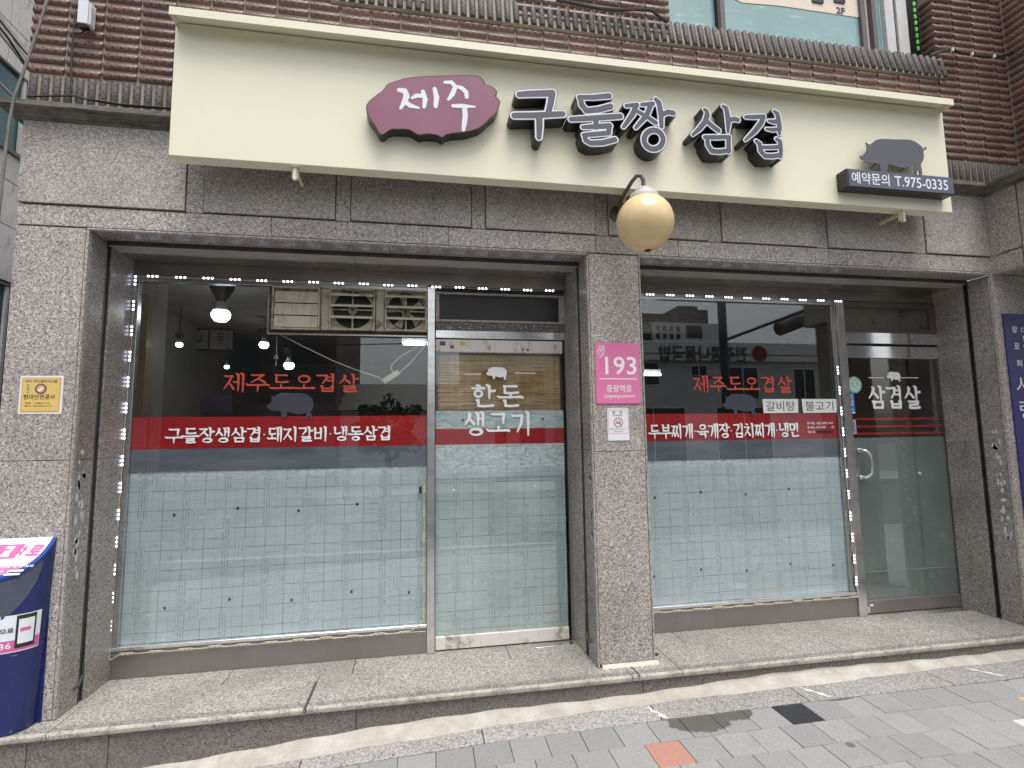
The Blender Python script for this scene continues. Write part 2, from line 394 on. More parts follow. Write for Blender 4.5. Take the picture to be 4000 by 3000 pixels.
# every string is set once per boldness, one per line, and cut apart by line (loading the font is the slow part)
WORDS = {}
def text_prefetch():
    for off, words in WORDS.items():
        _TC.body = '\n'.join(words); _TC.offset = off
        me = _TO.to_mesh(); V = [tuple(q.co) for q in me.vertices]; F = [tuple(pl.vertices) for pl in me.polygons]; _TO.to_mesh_clear()
        for i, wd in enumerate(words):
            new = {}; vs = []; fs = []
            for f in F:
                if int(math.floor((-V[f[0]][1]+2)/4)) != i: continue
                for k in f:
                    if k not in new: new[k] = len(vs); vs.append((V[k][0], V[k][1]+4*i, 0))
                fs.append(tuple(new[k] for k in f))
            _TM[wd, off] = (vs, fs)
def text_mesh(body, off=0.0, res=3, space=1.0):
    if (body, off) not in _TM:
        print('late text', repr(body), off)
        WORDS.clear(); WORDS[off] = [body]; text_prefetch()
    return _TM[body, off]
WORDS.update({0.03: ['2F'], 0.012: ['예약문의', 'T.975-0335', '현대안전공사', '대표 : 1588-7112', '본사 : 02-595-7112', 'C', 'T', 'V'], 0.02: ['문 여는 시간 오전 11시', '문 닫는 시간 저녁', '시', '쉬는 날', '장', '로', '회', '대', '한', '예', '수', '교', '폰으로', '1236', '전주콩나물국밥'], -0.004: ['갈비탕', '불고기'], 0.0: ['거리두기', '안전', '사', '랑'], 0.015: ['당', '기', '세', '요', 'PULL', '시', '오'], 0.01: ['나', '무', '유', '193', '중랑역로', 'Jungnangnyeok-ro', '금', '연', '부동산+인테리어+신문 광고/게재', 'CARLTON TERRACE'], 0.004: ['NO SMOKING', '흡연시 과태료 10만원 부과', '중랑구보건소'], 0.014: ['25시 무인경비시스템'], 0.045: ['교', '차', '로']})
text_prefetch()

def text_fit(mb, body, x0, x1, z0, z1, y, off=.012, shear=0.0, keep=False, thick=0.0, res=3, slope=0.0):
    """text filling the rectangle x0..x1, z0..z1 of plane y, facing -y"""
    v, f = text_mesh(body, off, res)
    if not v: return mb
    xs = [p[0] for p in v]; ys = [p[1] for p in v]; a, b, c, d = min(xs), max(xs), min(ys), max(ys)
    sx = (x1-x0)/(b-a); sz = (z1-z0)/max(1e-6, d-c)
    if keep:
        sx = sz; 
    P = []
    for p in v:
        zz = (p[1]-c)*sz; xx = (p[0]-a)*sx
        P.append((x0+xx+shear*zz, y, z0+zz+slope*xx))
    n = len(P)
    if thick:
        # side walls from boundary edges
        cnt = {}
        for fc in f:
            for i in range(len(fc)):
                e = (fc[i], fc[(i+1)%len(fc)]); cnt[e] = 1
        Q = [(q[0], y+thick, q[2]) for q in P]; F = list(f)
        for (i, j) in cnt:
            if (j, i) not in cnt: F.append((i, i+n, j+n, j))
        mb.add(P+Q, F)
    else: mb.add(P, f)
    return mb
def letters(name, specs, mat, parent, y, **k):
    mb = MB()
    for s in specs: text_fit(mb, *s, y, **k)
    return mb.build(name, mat, parent, fix=False)

def stroke_field(strokes, cell, pad):
    """strokes: lists of (x, z, r) points; returns grid and signed distance"""
    A = np.array([p for s in strokes for p in s])
    R = A[:,2].max()+pad
    x0, x1 = A[:,0].min()-R, A[:,0].max()+R; z0, z1 = A[:,1].min()-R, A[:,1].max()+R
    xs = np.arange(x0, x1+cell, cell); zs = np.arange(z0, z1+cell, cell)
    X, Z = np.meshgrid(xs, zs, indexing='ij'); D = np.full(X.shape, 1e9)
    for s in strokes:
        if len(s) == 1: s = [s[0], (s[0][0]+1e-5, s[0][1], s[0][2])]
        for (ax, az, ar), (bx, bz, br) in zip(s[:-1], s[1:]):
            dx, dz = bx-ax, bz-az; L = dx*dx+dz*dz+1e-12
            t = np.clip(((X-ax)*dx+(Z-az)*dz)/L, 0, 1)
            D = np.minimum(D, np.hypot(X-ax-t*dx, Z-az-t*dz)-(ar+(br-ar)*t))
    return xs, zs, D
def contour_solid(mb, xs, zs, D, y0, y1):
    """filled region D<0 as a plate between y0 (front) and y1 (back)"""
    nx, nz = D.shape; vid = {}; V = []; F = []
    def vert(key, x, z):
        if key not in vid: vid[key] = len(V); V.append((x, z))
        return vid[key]
    def corner(i, j): return vert((i, j), xs[i], zs[j])
    def edge(i, j, k, l):
        a, b = D[i,j], D[k,l]; t = a/(a-b); t = min(.98, max(.02, t))
        return vert((min(i,k), min(j,l), 'h' if j == l else 'v'), xs[i]+(xs[k]-xs[i])*t if j == l else xs[i], zs[j]+(zs[l]-zs[j])*t if j != l else zs[j])
    for i in range(nx-1):
        for j in range(nz-1):
            cs = [(i,j),(i+1,j),(i+1,j+1),(i,j+1)]; ins = [D[c] < 0 for c in cs]
            if not any(ins): continue
            poly = []
            for k in range(4):
                c, d = cs[k], cs[(k+1)%4]
                if ins[k]: poly.append(corner(*c))
                if ins[k] != ins[(k+1)%4]: 
                    a, b = (c, d) if c <= d else (d, c)
                    poly.append(edge(a[0],a[1],b[0],b[1]))
            if len(poly) >= 3: F.append(tuple(poly))
    n = len(V); cnt = set()
    for f in F:
        for k in range(len(f)): cnt.add((f[k], f[(k+1)%len(f)]))
    P = [(v[0], y0, v[1]) for v in V]+[(v[0], y1, v[1]) for v in V]
    FF = list(F)+[(a, a+n, b+n, b) for a, b in cnt if (b, a) not in cnt]
    return mb.add(P, FF)

# brush written Hangul for the painted window lettering: each syllable is composed from tapered strokes
def hangul(ch):
    s = ord(ch)-0xAC00; I = s//588; M = (s%588)//28; T = s%28
    CH = 'ㄱㄲㄴㄷㄸㄹㅁㅂㅃㅅㅆㅇㅈㅉㅊㅋㅌㅍㅎ'[I]; VO = 'ㅏㅐㅑㅒㅓㅔㅕㅖㅗㅘㅙㅚㅛㅜㅝㅞㅟㅠㅡㅢㅣ'[M]
    FI = ['','ㄱ','ㄲ','ㄳ','ㄴ','ㄵ','ㄶ','ㄷ','ㄹ','ㄺ','ㄻ','ㄼ','ㄽ','ㄾ','ㄿ','ㅀ','ㅁ','ㅂ','ㅄ','ㅅ','ㅆ','ㅇ','ㅈ','ㅊ','ㅋ','ㅌ','ㅍ','ㅎ'][T]
    out = []
    def S(box, *pts):
        a,b,c,d = box; out.append([(a+(b-a)*x, c+(d-c)*y, w_) for x,y,w_ in pts])
    def Hs(box, x0, x1, y): S(box, (x0-.03,y+.05,.62),(x0+.06,y+.0,.8),((x0+x1)/2,y,.72),(x1-.08,y+.02,.95),(x1,y-.01,.85))
    def Vs(box, x, y1, y0): S(box, (x-.10,y1-.0,.75),(x,y1-.06,1.1),(x+.01,(y0+y1)/2,.95),(x,y0,.55))
    def cons(k, box, vert=True):
        if k == 'ㄱ':
            Hs(box,.02,.92,.92); S(box,(.92,.92,1),(.86,.5,1),(.50 if vert else .86,.02,.5))
        elif k == 'ㄴ': Vs(box,.12,1,.2); S(box,(.12,.16,.9),(.5,.08,.8),(1,.2,.85))
        elif k == 'ㄷ': Hs(box,.08,.9,.95); S(box,(.14,.95,.9),(.14,.2,.9)); S(box,(.14,.12,.9),(.5,.06,.8),(1,.14,.85))
        elif k == 'ㅌ': cons('ㄷ',box); S(box,(.14,.53,.7),(.82,.56,.8))
        elif k == 'ㄹ': Hs(box,.06,.88,.97); S(box,(.88,.95,.9),(.86,.58,.8)); S(box,(.12,.52,.7),(.86,.56,.8)); S(box,(.13,.5,.85),(.13,.12,.8)); S(box,(.13,.06,.85),(.55,.02,.8),(1,.1,.85))
        elif k == 'ㅁ': Vs(box,.13,1,.06); Hs(box,.13,.9,.93); S(box,(.9,.95,1),(.87,.04,.75)); S(box,(.13,.1,.75),(.87,.1,.8))
        elif k == 'ㅂ': Vs(box,.13,1.03,.04); Vs(box,.88,1.03,.04); S(box,(.13,.58,.7),(.88,.6,.75)); S(box,(.13,.1,.75),(.88,.1,.8))
        elif k == 'ㅅ': S(box,(.46,1,.8),(.56,.88,1.05),(.42,.48,.9),(.02,.02,.42)); S(box,(.50,.58,.6),(.72,.36,.85),(1,.08,1.0))
        elif k == 'ㅈ': Hs(box,.05,.9,.93); S(box,(.80,.93,.9),(.5,.5,.85),(.0,.02,.42)); S(box,(.50,.50,.6),(.74,.3,.85),(1,.05,1.0))
        elif k == 'ㅊ': S(box,(.34,1.1,.7),(.58,1.04,.95)); a,b,c,d = box; cons('ㅈ',(a,b,c,c+(d-c)*.84))
        elif k == 'ㅉ': a,b,c,d = box; m = (a+b)/2; cons('ㅈ',(a,m+.01,c,d)); cons('ㅈ',(m+.02,b+.05,c,d))
        elif k == 'ㅇ': S(box,*[(.5+.40*math.cos(t), .48+.42*math.sin(t), .78+.22*math.cos(t-.6)) for t in [PI/2+2*PI*i/20 for i in range(21)]])
        elif k == 'ㅎ': S(box,(.36,1.08,.75),(.60,1.02,.95)); Hs(box,.05,.95,.80); S(box,*[(.5+.28*math.cos(t), .30+.29*math.sin(t), .8) for t in [PI/2+2*PI*i/18 for i in range(19)]])
        else: cons('ㅁ', box)
    right = VO in 'ㅏㅐㅑㅓㅔㅕㅣ'; f = bool(FI)
    if right:
        two = VO in 'ㅐㅔ'
        ib = (.02, .46 if two else .56, (.46 if f else .10), (.98 if f else .92)); vy0, vy1 = (.38 if f else -.04), 1.04
        cons(CH, ib); fb = (.20,.90,-.02,.30); U = (0,1,0,1); my = (vy0+vy1)/2+.03
        if VO == 'ㅏ': Vs(U,.74,vy1,vy0); S(U,(.75,my,.7),(.97,my+.02,.95))
        if VO == 'ㅐ': Vs(U,.65,vy1-.03,vy0+.05); S(U,(.65,my,.6),(.86,my,.6)); Vs(U,.88,vy1,vy0)
        if VO == 'ㅓ': S(U,(.54,my,.7),(.78,my,.8)); Vs(U,.80,vy1,vy0)
        if VO == 'ㅔ': S(U,(.46,my,.7),(.68,my,.8)); Vs(U,.68,vy1-.03,vy0+.05); Vs(U,.90,vy1,vy0)
        if VO == 'ㅕ': S(U,(.58,my+.10,.6),(.80,my+.10,.75)); S(U,(.55,my-.10,.6),(.80,my-.10,.75)); Vs(U,.82,vy1,vy0)
        if VO == 'ㅣ': Vs(U,.82,vy1,vy0)
    elif VO == 'ㅙ':
        cons(CH,(.06,.50,.50,.95)); S((0,1,0,1),(.28,.45,.7),(.28,.26,.7)); Hs((0,1,0,1),.0,.56,.20); Vs((0,1,0,1),.68,1,.02); S((0,1,0,1),(.68,.52,.6),(.86,.52,.6)); Vs((0,1,0,1),.89,1.04,-.04)
    else:
        U = (0,1,0,1); ib = (.17,.83,(.62 if f else .50),(1.0 if f else .97)); cons(CH, ib, False); fb = (.20,.82,-.02,.28)
        y = .44 if f else (.18 if VO == 'ㅗ' else .36)
        Hs(U,-.02,1.02,y)
        if VO == 'ㅗ': S(U,(.5,y+.17,.9),(.5,y,.75))
        if VO == 'ㅜ': S(U,(.5,y,.95),(.5,y-(.12 if f else .38),.5))
        if VO == 'ㅠ': S(U,(.36,y,.9),(.32,y-(.12 if f else .36),.5)); S(U,(.66,y,.9),(.66,y-(.12 if f else .36),.5))
    if f: cons(FI, fb, False)
    return out
def brush(name, specs, mat, parent, y, rad=.052, cell=None):
    """specs: (syllables, x0, x1, z0, z1, gap share); a middle dot stands as a dot"""
    objs = []
    for body, x0, x1, z0, z1, gap in specs:
        n = sum(.34 if c == '·' else 1 for c in body); adv = (x1-x0)/(n-gap); x = x0; H = z1-z0
        mb = MB()
        for c in body:
            if c == '·': mb.lathe([(.055*H,0),(.055*H,-.0008)], (x+adv*.10, y, (z0+z1)/2), axis='y', n=12); x += adv*.34; continue
            W = adv*(1-gap)
            S = [[(x+p[0]*W, z0+p[1]*H, p[2]*rad*H) for p in st_] for st_ in hangul(c)]
            xs_, zs_, D = stroke_field(S, cell or H*.022, .002); contour_solid(mb, xs_, zs_, D, y-.0008, y); x += adv
        objs.append(mb.build(name, mat, parent, fix=False))
    return objs

print('helpers ready')

# ================================================================== GROUND
GX = [-60,-4,-2,-.88,.557,2.27,4.36,7,60]; GZ = [-.40,-.36,-.285,-.234,-.163,-.134,-.121,-.11,-.10]
def gz(x): return float(np.interp(x, GX, GZ))
g = G('paver_concrete'); p = g.pos(); n = g.noise(p, 130, 4, .7); n2 = g.noise(p, 4, 4, .6); oi = g.n('ObjectInfo')
c = g.ramp(n, [(.3,(.215,.212,.21)),(.55,(.298,.294,.29)),(.8,(.41,.405,.40))])
v = g.math('MULTIPLY_ADD', oi.outputs['Random'], .20, .90); cc = g.n('CombineColor'); [g.put(cc.inputs[i], v) for i in range(3)]
c = g.mix(1, c, cc.outputs[0], 'MULTIPLY'); c = g.mix(g.math('MULTIPLY', g.smooth(n2,.5,.75), .25), c, (.15,.145,.14))
s = g.xyz(p)
def wetmask(g, cx, cy, rx, ry, sc=9):
    dx = g.math('DIVIDE', g.math('SUBTRACT', g.xyz(g.pos())[0], cx), rx); dy = g.math('DIVIDE', g.math('SUBTRACT', g.xyz(g.pos())[1], cy), ry)
    d = g.math('ADD', g.math('MULTIPLY', dx, dx), g.math('MULTIPLY', dy, dy))
    return g.math('SUBTRACT', 1, g.smooth(g.math('ADD', d, g.math('MULTIPLY_ADD', g.noise(g.pos(), sc, 4, .6), 1.6, -.8)), .85, .93))
wet = g.math('MAXIMUM', wetmask(g, 1.60, -.42, .20, .14, 14), g.math('MAXIMUM', wetmask(g, 1.84, -.40, .12, .10, 14), wetmask(g, 2.55, -.385, .14, .04, 14)))
c = g.mix(wet, c, (.105,.10,.085))
gum = g.math('MULTIPLY', g.math('LESS_THAN', g.vor(p, 2.3).outputs['Distance'], .055), g.math('GREATER_THAN', g.noise(p,1.7,1), .48)); c = g.mix(g.math('MULTIPLY', gum, .7), c, (.06,.06,.06))
g.bump(n, .25, .001); M_pave = g.set(c, g.math('SUBTRACT', .85, g.math('MULTIPLY', wet, .35)))
def pavecol(name, a, b):
    g = G(name); p = g.pos(); n = g.noise(p, 130, 4, .7); g.bump(n, .25, .001); return g.set(g.ramp(n, [(.3,a),(.75,b)]), .85)
M_pred = pavecol('paver_red', (.36,.175,.13), (.50,.27,.21)); M_pblk = pavecol('paver_black', (.015,.016,.02), (.04,.042,.05))
M_ptan = pavecol('paver_tan', (.50,.31,.17), (.62,.42,.26)); M_pwht = pavecol('paver_white', (.50,.49,.45), (.68,.66,.61))
g = G('asphalt'); n = g.noise(g.obj(), 120, 4, .7); M_asph = g.set(g.ramp(n,[(.3,(.035,.035,.036)),(.7,(.07,.07,.07))]), .85)
g = G('joint_sand'); n = g.noise(g.obj(), 90, 4, .7); M_joint = g.set(g.ramp(n,[(.3,(.05,.048,.042)),(.7,(.12,.11,.09))]), .95)
g = G('cement'); p = g.obj(); n = g.noise(p, 7, 6, .65); n2 = g.noise(p, 60, 3, .6)
M_cem = g.set(g.mix(g.smooth(n2,.55,.8), g.ramp(n,[(.25,(.33,.295,.245)),(.5,(.44,.405,.35)),(.75,(.55,.53,.49))]), (.29,.265,.225)), .9); g.bump(n2, .35, .004)
g = G('white_paint_spill'); M_spill = g.set((.68,.67,.65,1), .7)

ground = MB(); ground.box(-80,80,-90,60,-.75,-.52); ground.build('ground', M_asph)['kind'] = 'structure'
pav = MB()
xs = [-12,-4,-2,-1.4,-.88,-.2,.557,1.4,2.27,3.3,4.36,5.5,7,20]
for a, b in zip(xs[:-1], xs[1:]):
    pav.hexa([(a,-3.6,-.6),(b,-3.6,-.6),(b,.2,-.6),(a,.2,-.6),(a,-3.6,gz(a)-.012),(b,-3.6,gz(b)-.012),(b,.2,gz(b)-.012),(a,.2,gz(a)-.012)])
pv = pav.build('pavement', M_joint, fix=False); pv['kind'] = 'structure'; pv['label'] = 'grey paved footway rising gently to the right in front of the step'
def edge_y(x): return -.378-.016*(x-1)
ANG = -.016
pm = MB().box(-.0985,.0985,-.0985,.0985,-.03,.0).mesh('paver', bevel=.0025)
special = {}
def pcell(x, y):     # which paver holds a point
    r = int((edge_y(x)-y)/.2); o = .5*(r % 2)
    return r, int(math.floor((x-.093)/.2-o))
special[pcell(2.20,-.48)] = M_pblk; special[pcell(1.21,-.66)] = M_pred; special[pcell(3.66,-.72)] = M_ptan; special[pcell(3.42,-.95)] = M_pwht
K = 0
for r in range(6):
    for c_ in range(-7, 22):
        x = .093+.2*(c_+.5+.5*(r%2)); y = edge_y(x)-.2*(r+.5)
        if x < -.9-.0*r or x > 4.6: continue
        sl_ = (gz(x+.1)-gz(x-.1))/.2
        o = inst('paver', pm, (x, y, gz(x)+RND.uniform(-.0012,.0012)), pv, (RND.uniform(-.004,.004), -math.atan(sl_)+RND.uniform(-.003,.003), ANG), special.get((r, c_), M_pave))
        K += 1
        if (r, c_) in special: o['label'] = {M_pblk:'black paving block',M_pred:'red paving block',M_ptan:'tan paving block',M_pwht:'white paving block'}[special[(r,c_)]]
mb = MB()
for r in range(0, 15):
    for c_ in range(-40, 60):
        x = .093+.2*(c_+.5+.5*(r%2)); y = edge_y(x)-.2*(r+.5)
        if r < 6 and -.9 <= x <= 4.6: continue
        if y < -3.45: continue
        z = gz(x); sl_ = (gz(x+.1)-gz(x-.1))/.2*.0985
        mb.add([(x-.0985,y-.0985,z-sl_),(x+.0985,y-.0985,z+sl_),(x+.0985,y+.0985,z+sl_),(x-.0985,y+.0985,z-sl_),(x-.0985,y-.0985,z-.03),(x+.0985,y-.0985,z-.03),(x+.0985,y+.0985,z-.03),(x-.0985,y+.0985,z-.03)],
               [(0,1,2,3),(4,5,1,0),(5,6,2,1),(6,7,3,2),(7,4,0,3)])
o = mb.build('paving_blocks', M_pave, pv, fix=False); o['kind'] = 'stuff'
# gutter granite strip and cement fillet at the foot of the riser
gx = [-6,-2.6,-1.6,-.62,.36,1.34+.06,2.36,3.40,4.40,5.40,6.4]
for a, b in zip(gx[:-1], gx[1:]):
    a += .003; b -= .003
    p = [(a,edge_y(a)+.004,gz(a)-.03),(b,edge_y(b)+.004,gz(b)-.03),(b,-.12,gz(b)-.03),(a,-.12,gz(a)-.03)]
    MB().hexa(p+[(q[0],q[1],q[2]+.032) for q in p]).build('kerb_stone', M_gutter, pv, bevel=.002)
mb = MB(); N = 150; top = []; 
for i in range(N+1):
    x = -6+12.5*i/N; wv = .010*math.sin(x*3.1)+.006*math.sin(x*9.7+1)+.004*math.sin(x*23)
    wd = .095+.035*max(0,min(1,(.4-x)/1.5))+wv; h = .030+.012*math.sin(x*2.3+2)+.004*math.sin(x*17)
    z = gz(x)+.0035; top.append([(x,-.118,z+h+.006),(x,-.118-wd*.35,z+h*.62),(x,-.118-wd*.75,z+h*.2),(x,-.118-wd,z),(x,-.118-wd,z-.01)])
V = [q for t in top for q in t]; F = [(i*5+k,i*5+k+1,(i+1)*5+k+1,(i+1)*5+k) for i in range(N) for k in range(4)]
mb.add(V, F).build('cement_fillet', M_cem, pv, smooth=True, fix=False)
def spill(x, dx):
    mb = MB(); pts = []
    for i in range(9):
        t = i/8; yy = -.235-.145*t; w_ = .010+.008*math.sin(i*2.1+x)+.008*t; xx = x+dx*t+.006*math.sin(i*1.7)
        pts.append((xx-w_, xx+w_, yy))
    for a, b in zip(pts[:-1], pts[1:]):
        z0, z1 = gz(a[0])+.0045, gz(b[0])+.0045; mb.add([(a[0],a[2],z0),(a[1],a[2],z0),(b[1],b[2],z1),(b[0],b[2],z1)], [(0,1,2,3)])
    mb.build('mortar_smear', M_spill, pv, fix=False)
spill(1.37,.06); spill(2.42,.10); spill(3.70,.12)
# far side: kerb, road, footway
MB().box(-80,80,-3.78,-3.6,-.6,-.14).build('kerb', M_gutter)['kind'] = 'structure'
MB().box(-80,80,-13.2,-13.0,-.6,-.30).build('kerb', M_gutter)['kind'] = 'structure'
MB().box(-80,80,-16.5,-13.2,-.6,-.31).build('pavement', pavecol('far_footway',(.25,.24,.23),(.33,.32,.31)))['kind'] = 'structure'

# ================================================================== GRANITE STEP
st = thing('entrance_step', 'long worn granite step with three grooves along its rounded nose and rust stains', 'step', (1.3, 0, 0))
# noses: profile in (y,z) with rounded nose and three grooves
prof = [(-.145,-.026),(-.148,-.010),(-.145,-.003),(-.136,0)]
for gy in (-.118,-.103,-.088): prof += [(gy-.0035,0),(gy-.002,-.004),(gy+.002,-.004),(gy+.0035,0)]
prof += [(.256,0),(.256,-.034),(-.140,-.034)]
nx = [-3.4,-1.9,-.62,1.32,1.66,2.9,4.1,5.6]
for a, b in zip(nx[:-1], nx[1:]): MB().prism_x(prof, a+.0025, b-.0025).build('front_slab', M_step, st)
rx = [-3.4,-1.2,-.42,.62,1.9,2.78,3.9,5.6]
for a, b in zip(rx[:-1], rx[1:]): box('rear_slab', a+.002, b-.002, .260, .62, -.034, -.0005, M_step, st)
qx = [-3.4,-2.0,-1.62,-.35,1.40,2.60,3.9,5.6]
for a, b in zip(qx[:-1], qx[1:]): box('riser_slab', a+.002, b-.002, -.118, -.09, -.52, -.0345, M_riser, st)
box('step_core', -3.4, 5.6, -.088, .61, -.52, -.0355, M_joint, st, 0)
for a, sx in ((-.66,.02),(1.335,.02)):   # mortar in open slab joints
    MB().box(a+.026, a+.038, -.1475, .18, -.02, .0012).build('joint_mortar', M_joint, st)

# ================================================================== GRANITE FACADE
fa = thing('granite_facade', 'speckled pink grey granite shopfront wall with square pillars around two deep openings', 'granite wall', (1.1, 0, 0))
D_ = .03
def gp(x0,x1,z0,z1,y=0.0,name='granite_panel',m=None,t=D_): return box(name, x0+.0015, x1-.0015, y, y+t, z0+.0015, z1-.0015, m or M_gran, fa, .0018)
gp(-2.33,-1.963,0.002,1.404); gp(-2.33,-1.963,1.4045,2.776)
gp(1.163,1.531,0.02,1.3945); gp(1.163,1.531,1.395,2.776)
MB().prism_x([(-.022,.0005),(.004,.0005),(.004,.02),(-.004,.018)], 1.175, 1.56).build('joint_mortar', plain('pale_mortar',(.58,.54,.46,1),.9,0,.15,30), fa)
for x0,x1 in ((-2.33,-.927),(-.927,.187),(.187,1.219),(1.219,1.849),(1.849,3.09),(3.09,3.249),(3.249,4.60)): gp(x0,x1,2.783,2.908)
for x0,x1 in ((-2.33,-1.43),(-1.324,-.541),(-.444,.341),(.44,1.219),(1.318,2.082),(2.198,2.99),(3.091,3.877),(3.985,4.60)): gp(x0,x1,2.916,3.424,-.010)
for x0,x1 in ((-1.428,-1.326),(-.539,-.446),(.343,.438),(1.221,1.316),(2.084,2.196),(2.992,3.089),(3.879,3.983)): gp(x0,x1,2.910,3.424,.001)
# moulded trims round the openings
def trim(a,b,c,d,e=0.0): return box('granite_trim', a,b,-.004+e,.028,c,d,M_gran,fa,.004)
trim(-1.961,-1.945,.003,2.765); trim(1.148,1.161,.003,2.765); trim(-1.961,1.161,2.766,2.780)
trim(1.533,1.545,.02,2.765); trim(4.585,4.603,.003,2.765); trim(1.533,4.603,2.766,2.780)
# core wall behind
mb = MB()
for b in ((-2.325,-1.965,.03,.56,-.0,2.80),(1.165,1.529,.03,.56,0,2.80),(-2.325,4.62,.0302,.6,2.80,3.5),(-2.325,-1.97,.56,.62,0,3.5)): mb.box(*b)
mb.build('core_wall', M_mortar, fa, fix=False)
# reveals (jambs) with roller shutter guides between two granite leaves
def jamb(X, sgn, za=2.765):
    t = .022
    x0, x1 = (X-t, X) if sgn > 0 else (X, X+t)
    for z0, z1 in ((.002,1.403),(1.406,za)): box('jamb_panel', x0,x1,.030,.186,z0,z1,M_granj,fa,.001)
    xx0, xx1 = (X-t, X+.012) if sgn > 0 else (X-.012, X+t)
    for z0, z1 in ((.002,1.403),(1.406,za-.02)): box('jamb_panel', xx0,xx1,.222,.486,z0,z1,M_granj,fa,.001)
    sh = thing('shutter_guide', None, None); bpy.data.objects.remove(sh)
    mb = MB(); a, b = (X-.03, X-.026) if sgn > 0 else (X+.026, X+.03); mb.box(a,b,.186,.222,.0,za)
    mb.build('guide_slot', M_black, fa)
    mb = MB(); a, b = (X-.026, X+.004) if sgn > 0 else (X-.004, X+.026)
    mb.box(a,b,.1865,.191,.001,za-.002).box(a,b,.217,.2215,.001,za-.002); mb.build('shutter_guide', M_guide, fa)
jamb(-1.945, 1); jamb(1.148, -1); jamb(1.545, 1); jamb(4.585, -1)
# soffits
for x0, x1 in ((-1.945,1.148),(1.545,4.585)):
    m_ = (x0+x1)/2+.2
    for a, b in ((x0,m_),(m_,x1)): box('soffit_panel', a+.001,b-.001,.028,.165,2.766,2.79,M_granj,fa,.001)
    box('shutter_slot', x0,x1,.165,.186,2.79,2.80,M_black,fa,0)
    MB().box(x0,x1,.182,.186,2.742,2.79).build('soffit_lip', M_guide, fa)
    for a, b in ((x0,m_-.25),(m_-.25,x1)):
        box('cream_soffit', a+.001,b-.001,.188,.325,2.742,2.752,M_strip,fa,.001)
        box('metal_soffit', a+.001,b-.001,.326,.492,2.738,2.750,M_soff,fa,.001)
        box('metal_header', a+.001,b-.001,.485,.495,2.645,2.7375,M_soff,fa,.001)
# shutter slat bottom rail peeping from the slot and torn poster scraps on the reveals
M_scrap = dirty('torn_paper', (.62,.63,.62,1), (.05,.05,.05,1), .62, 60, .7)
def scrap(cx, z0, z1, X, dirn, n, y0=.05, y1=.12):
    mb = MB(); rr = random.Random(int(abs(X)*100)+n)
    for i in range(n):
        z = rr.uniform(z0,z1); y = rr.uniform(y0,y1); h = rr.uniform(.014,.048); w_ = rr.uniform(.010,.030)
        pts = [(X+dirn*.0012, y+w_*math.cos(a)*rr.uniform(.5,1), z+h*math.sin(a)*rr.uniform(.5,1)) for a in [k*PI/3+rr.uniform(-.3,.3) for k in range(6)]]
        mb.add(pts, [tuple(range(6))])
    o = mb.build('paper_scrap', M_scrap, fa, fix=False); return o
scrap(0,.72,1.45,-1.945,1,26); scrap(0,.8,1.35,1.148,-1,14,.03,.06); scrap(0,.62,1.55,4.585,-1,26)
mb = MB().tube([(-1.935,.13,.10),(-1.935,.17,.105),(-1.935,.205,.15),(-1.935,.205,.22)], .007, 6); mb.build('shutter_hook', M_guide, fa)
mb = MB().tube([(1.138,.12,.12),(1.138,.17,.12),(1.138,.20,.16),(1.138,.205,.25)], .007, 6); mb.build('shutter_hook', M_guide, fa)

# cornice swept along the wall, with a return into the wing
def sweep(name, path, prof, mat, parent):
    """path: xy corners, prof: (outward, z); outward is to the right-hand (-y for +x travel)"""
    rings = []
    for i, p in enumerate(path):
        def nrm(a, b):
            d = Vector((b[0]-a[0], b[1]-a[1])).normalized(); return Vector((d.y, -d.x))
        if i == 0: m = nrm(path[0], path[1])
        elif i == len(path)-1: m = nrm(path[-2], path[-1])
        else:
            a = nrm(path[i-1], p); b = nrm(p, path[i+1]); m = (a+b)/(1+a.dot(b))
        rings.append([(p[0]+m.x*o, p[1]+m.y*o, z) for o, z in prof])
    n = len(prof); V = [q for r in rings for q in r]
    F = [(i*n+k, (i+1)*n+k, (i+1)*n+(k+1)%n, i*n+(k+1)%n) for i in range(len(path)-1) for k in range(n)]
    F += [tuple(range(n)), tuple(range((len(path)-1)*n+n-1, (len(path)-1)*n-1, -1))]
    return MB().add(V, F).build(name, mat, parent)
cprof = [(-.05,3.425),(.012,3.425),(.018,3.427),(.020,3.440),(.044,3.442),(.048,3.453),(.068,3.455),(.072,3.466),(.098,3.468),(.100,3.495),(.094,3.500),(-.05,3.503)]
sweep('cornice', [(-2.33,.5),(-2.33,0),(4.60,0),(4.60,-.97)], cprof, M_cornice, fa)

# ---- wing to the right: beam over an open porch, pillar beyond the frame
wg = thing('granite_wing', 'granite clad side bay projecting over the porch at the right end', 'granite wall', (4.8, -.6, 2.8))
def wp(y0,y1,z0,z1,X=4.60,name='granite_panel'): return box(name, X, X+.012, y0+.0015, y1-.0015, z0+.0015, z1-.0015, M_gran, wg, .0018)
for y0,y1 in ((-.23,.029),(-.72,-.24),(-.96,-.73)):
    wp(y0,y1,2.782,2.910,4.60)
for y0,y1 in ((-.235,-.085),(-.70,-.31),(-.96,-.77)): wp(y0,y1,2.918,3.424,4.592)
for y0,y1 in ((-.083,.029),(-.308,-.237),(-.768,-.702)): wp(y0,y1,2.912,3.424,4.601)
box('granite_trim', 4.597,4.66,-.97,.028,2.766,2.782,M_gran,wg,.003)
box('core_wall', 4.6145,4.66,-.96,.029,2.7822,3.43,M_mortar,wg,0)
box('soffit_panel', 4.6605,6.2,-.96,.029,2.769,2.782,M_granj,wg,.001)
box('core_wall', 4.6605,6.2,-1.18,.029,2.7825,3.43,M_mortar,wg,0)
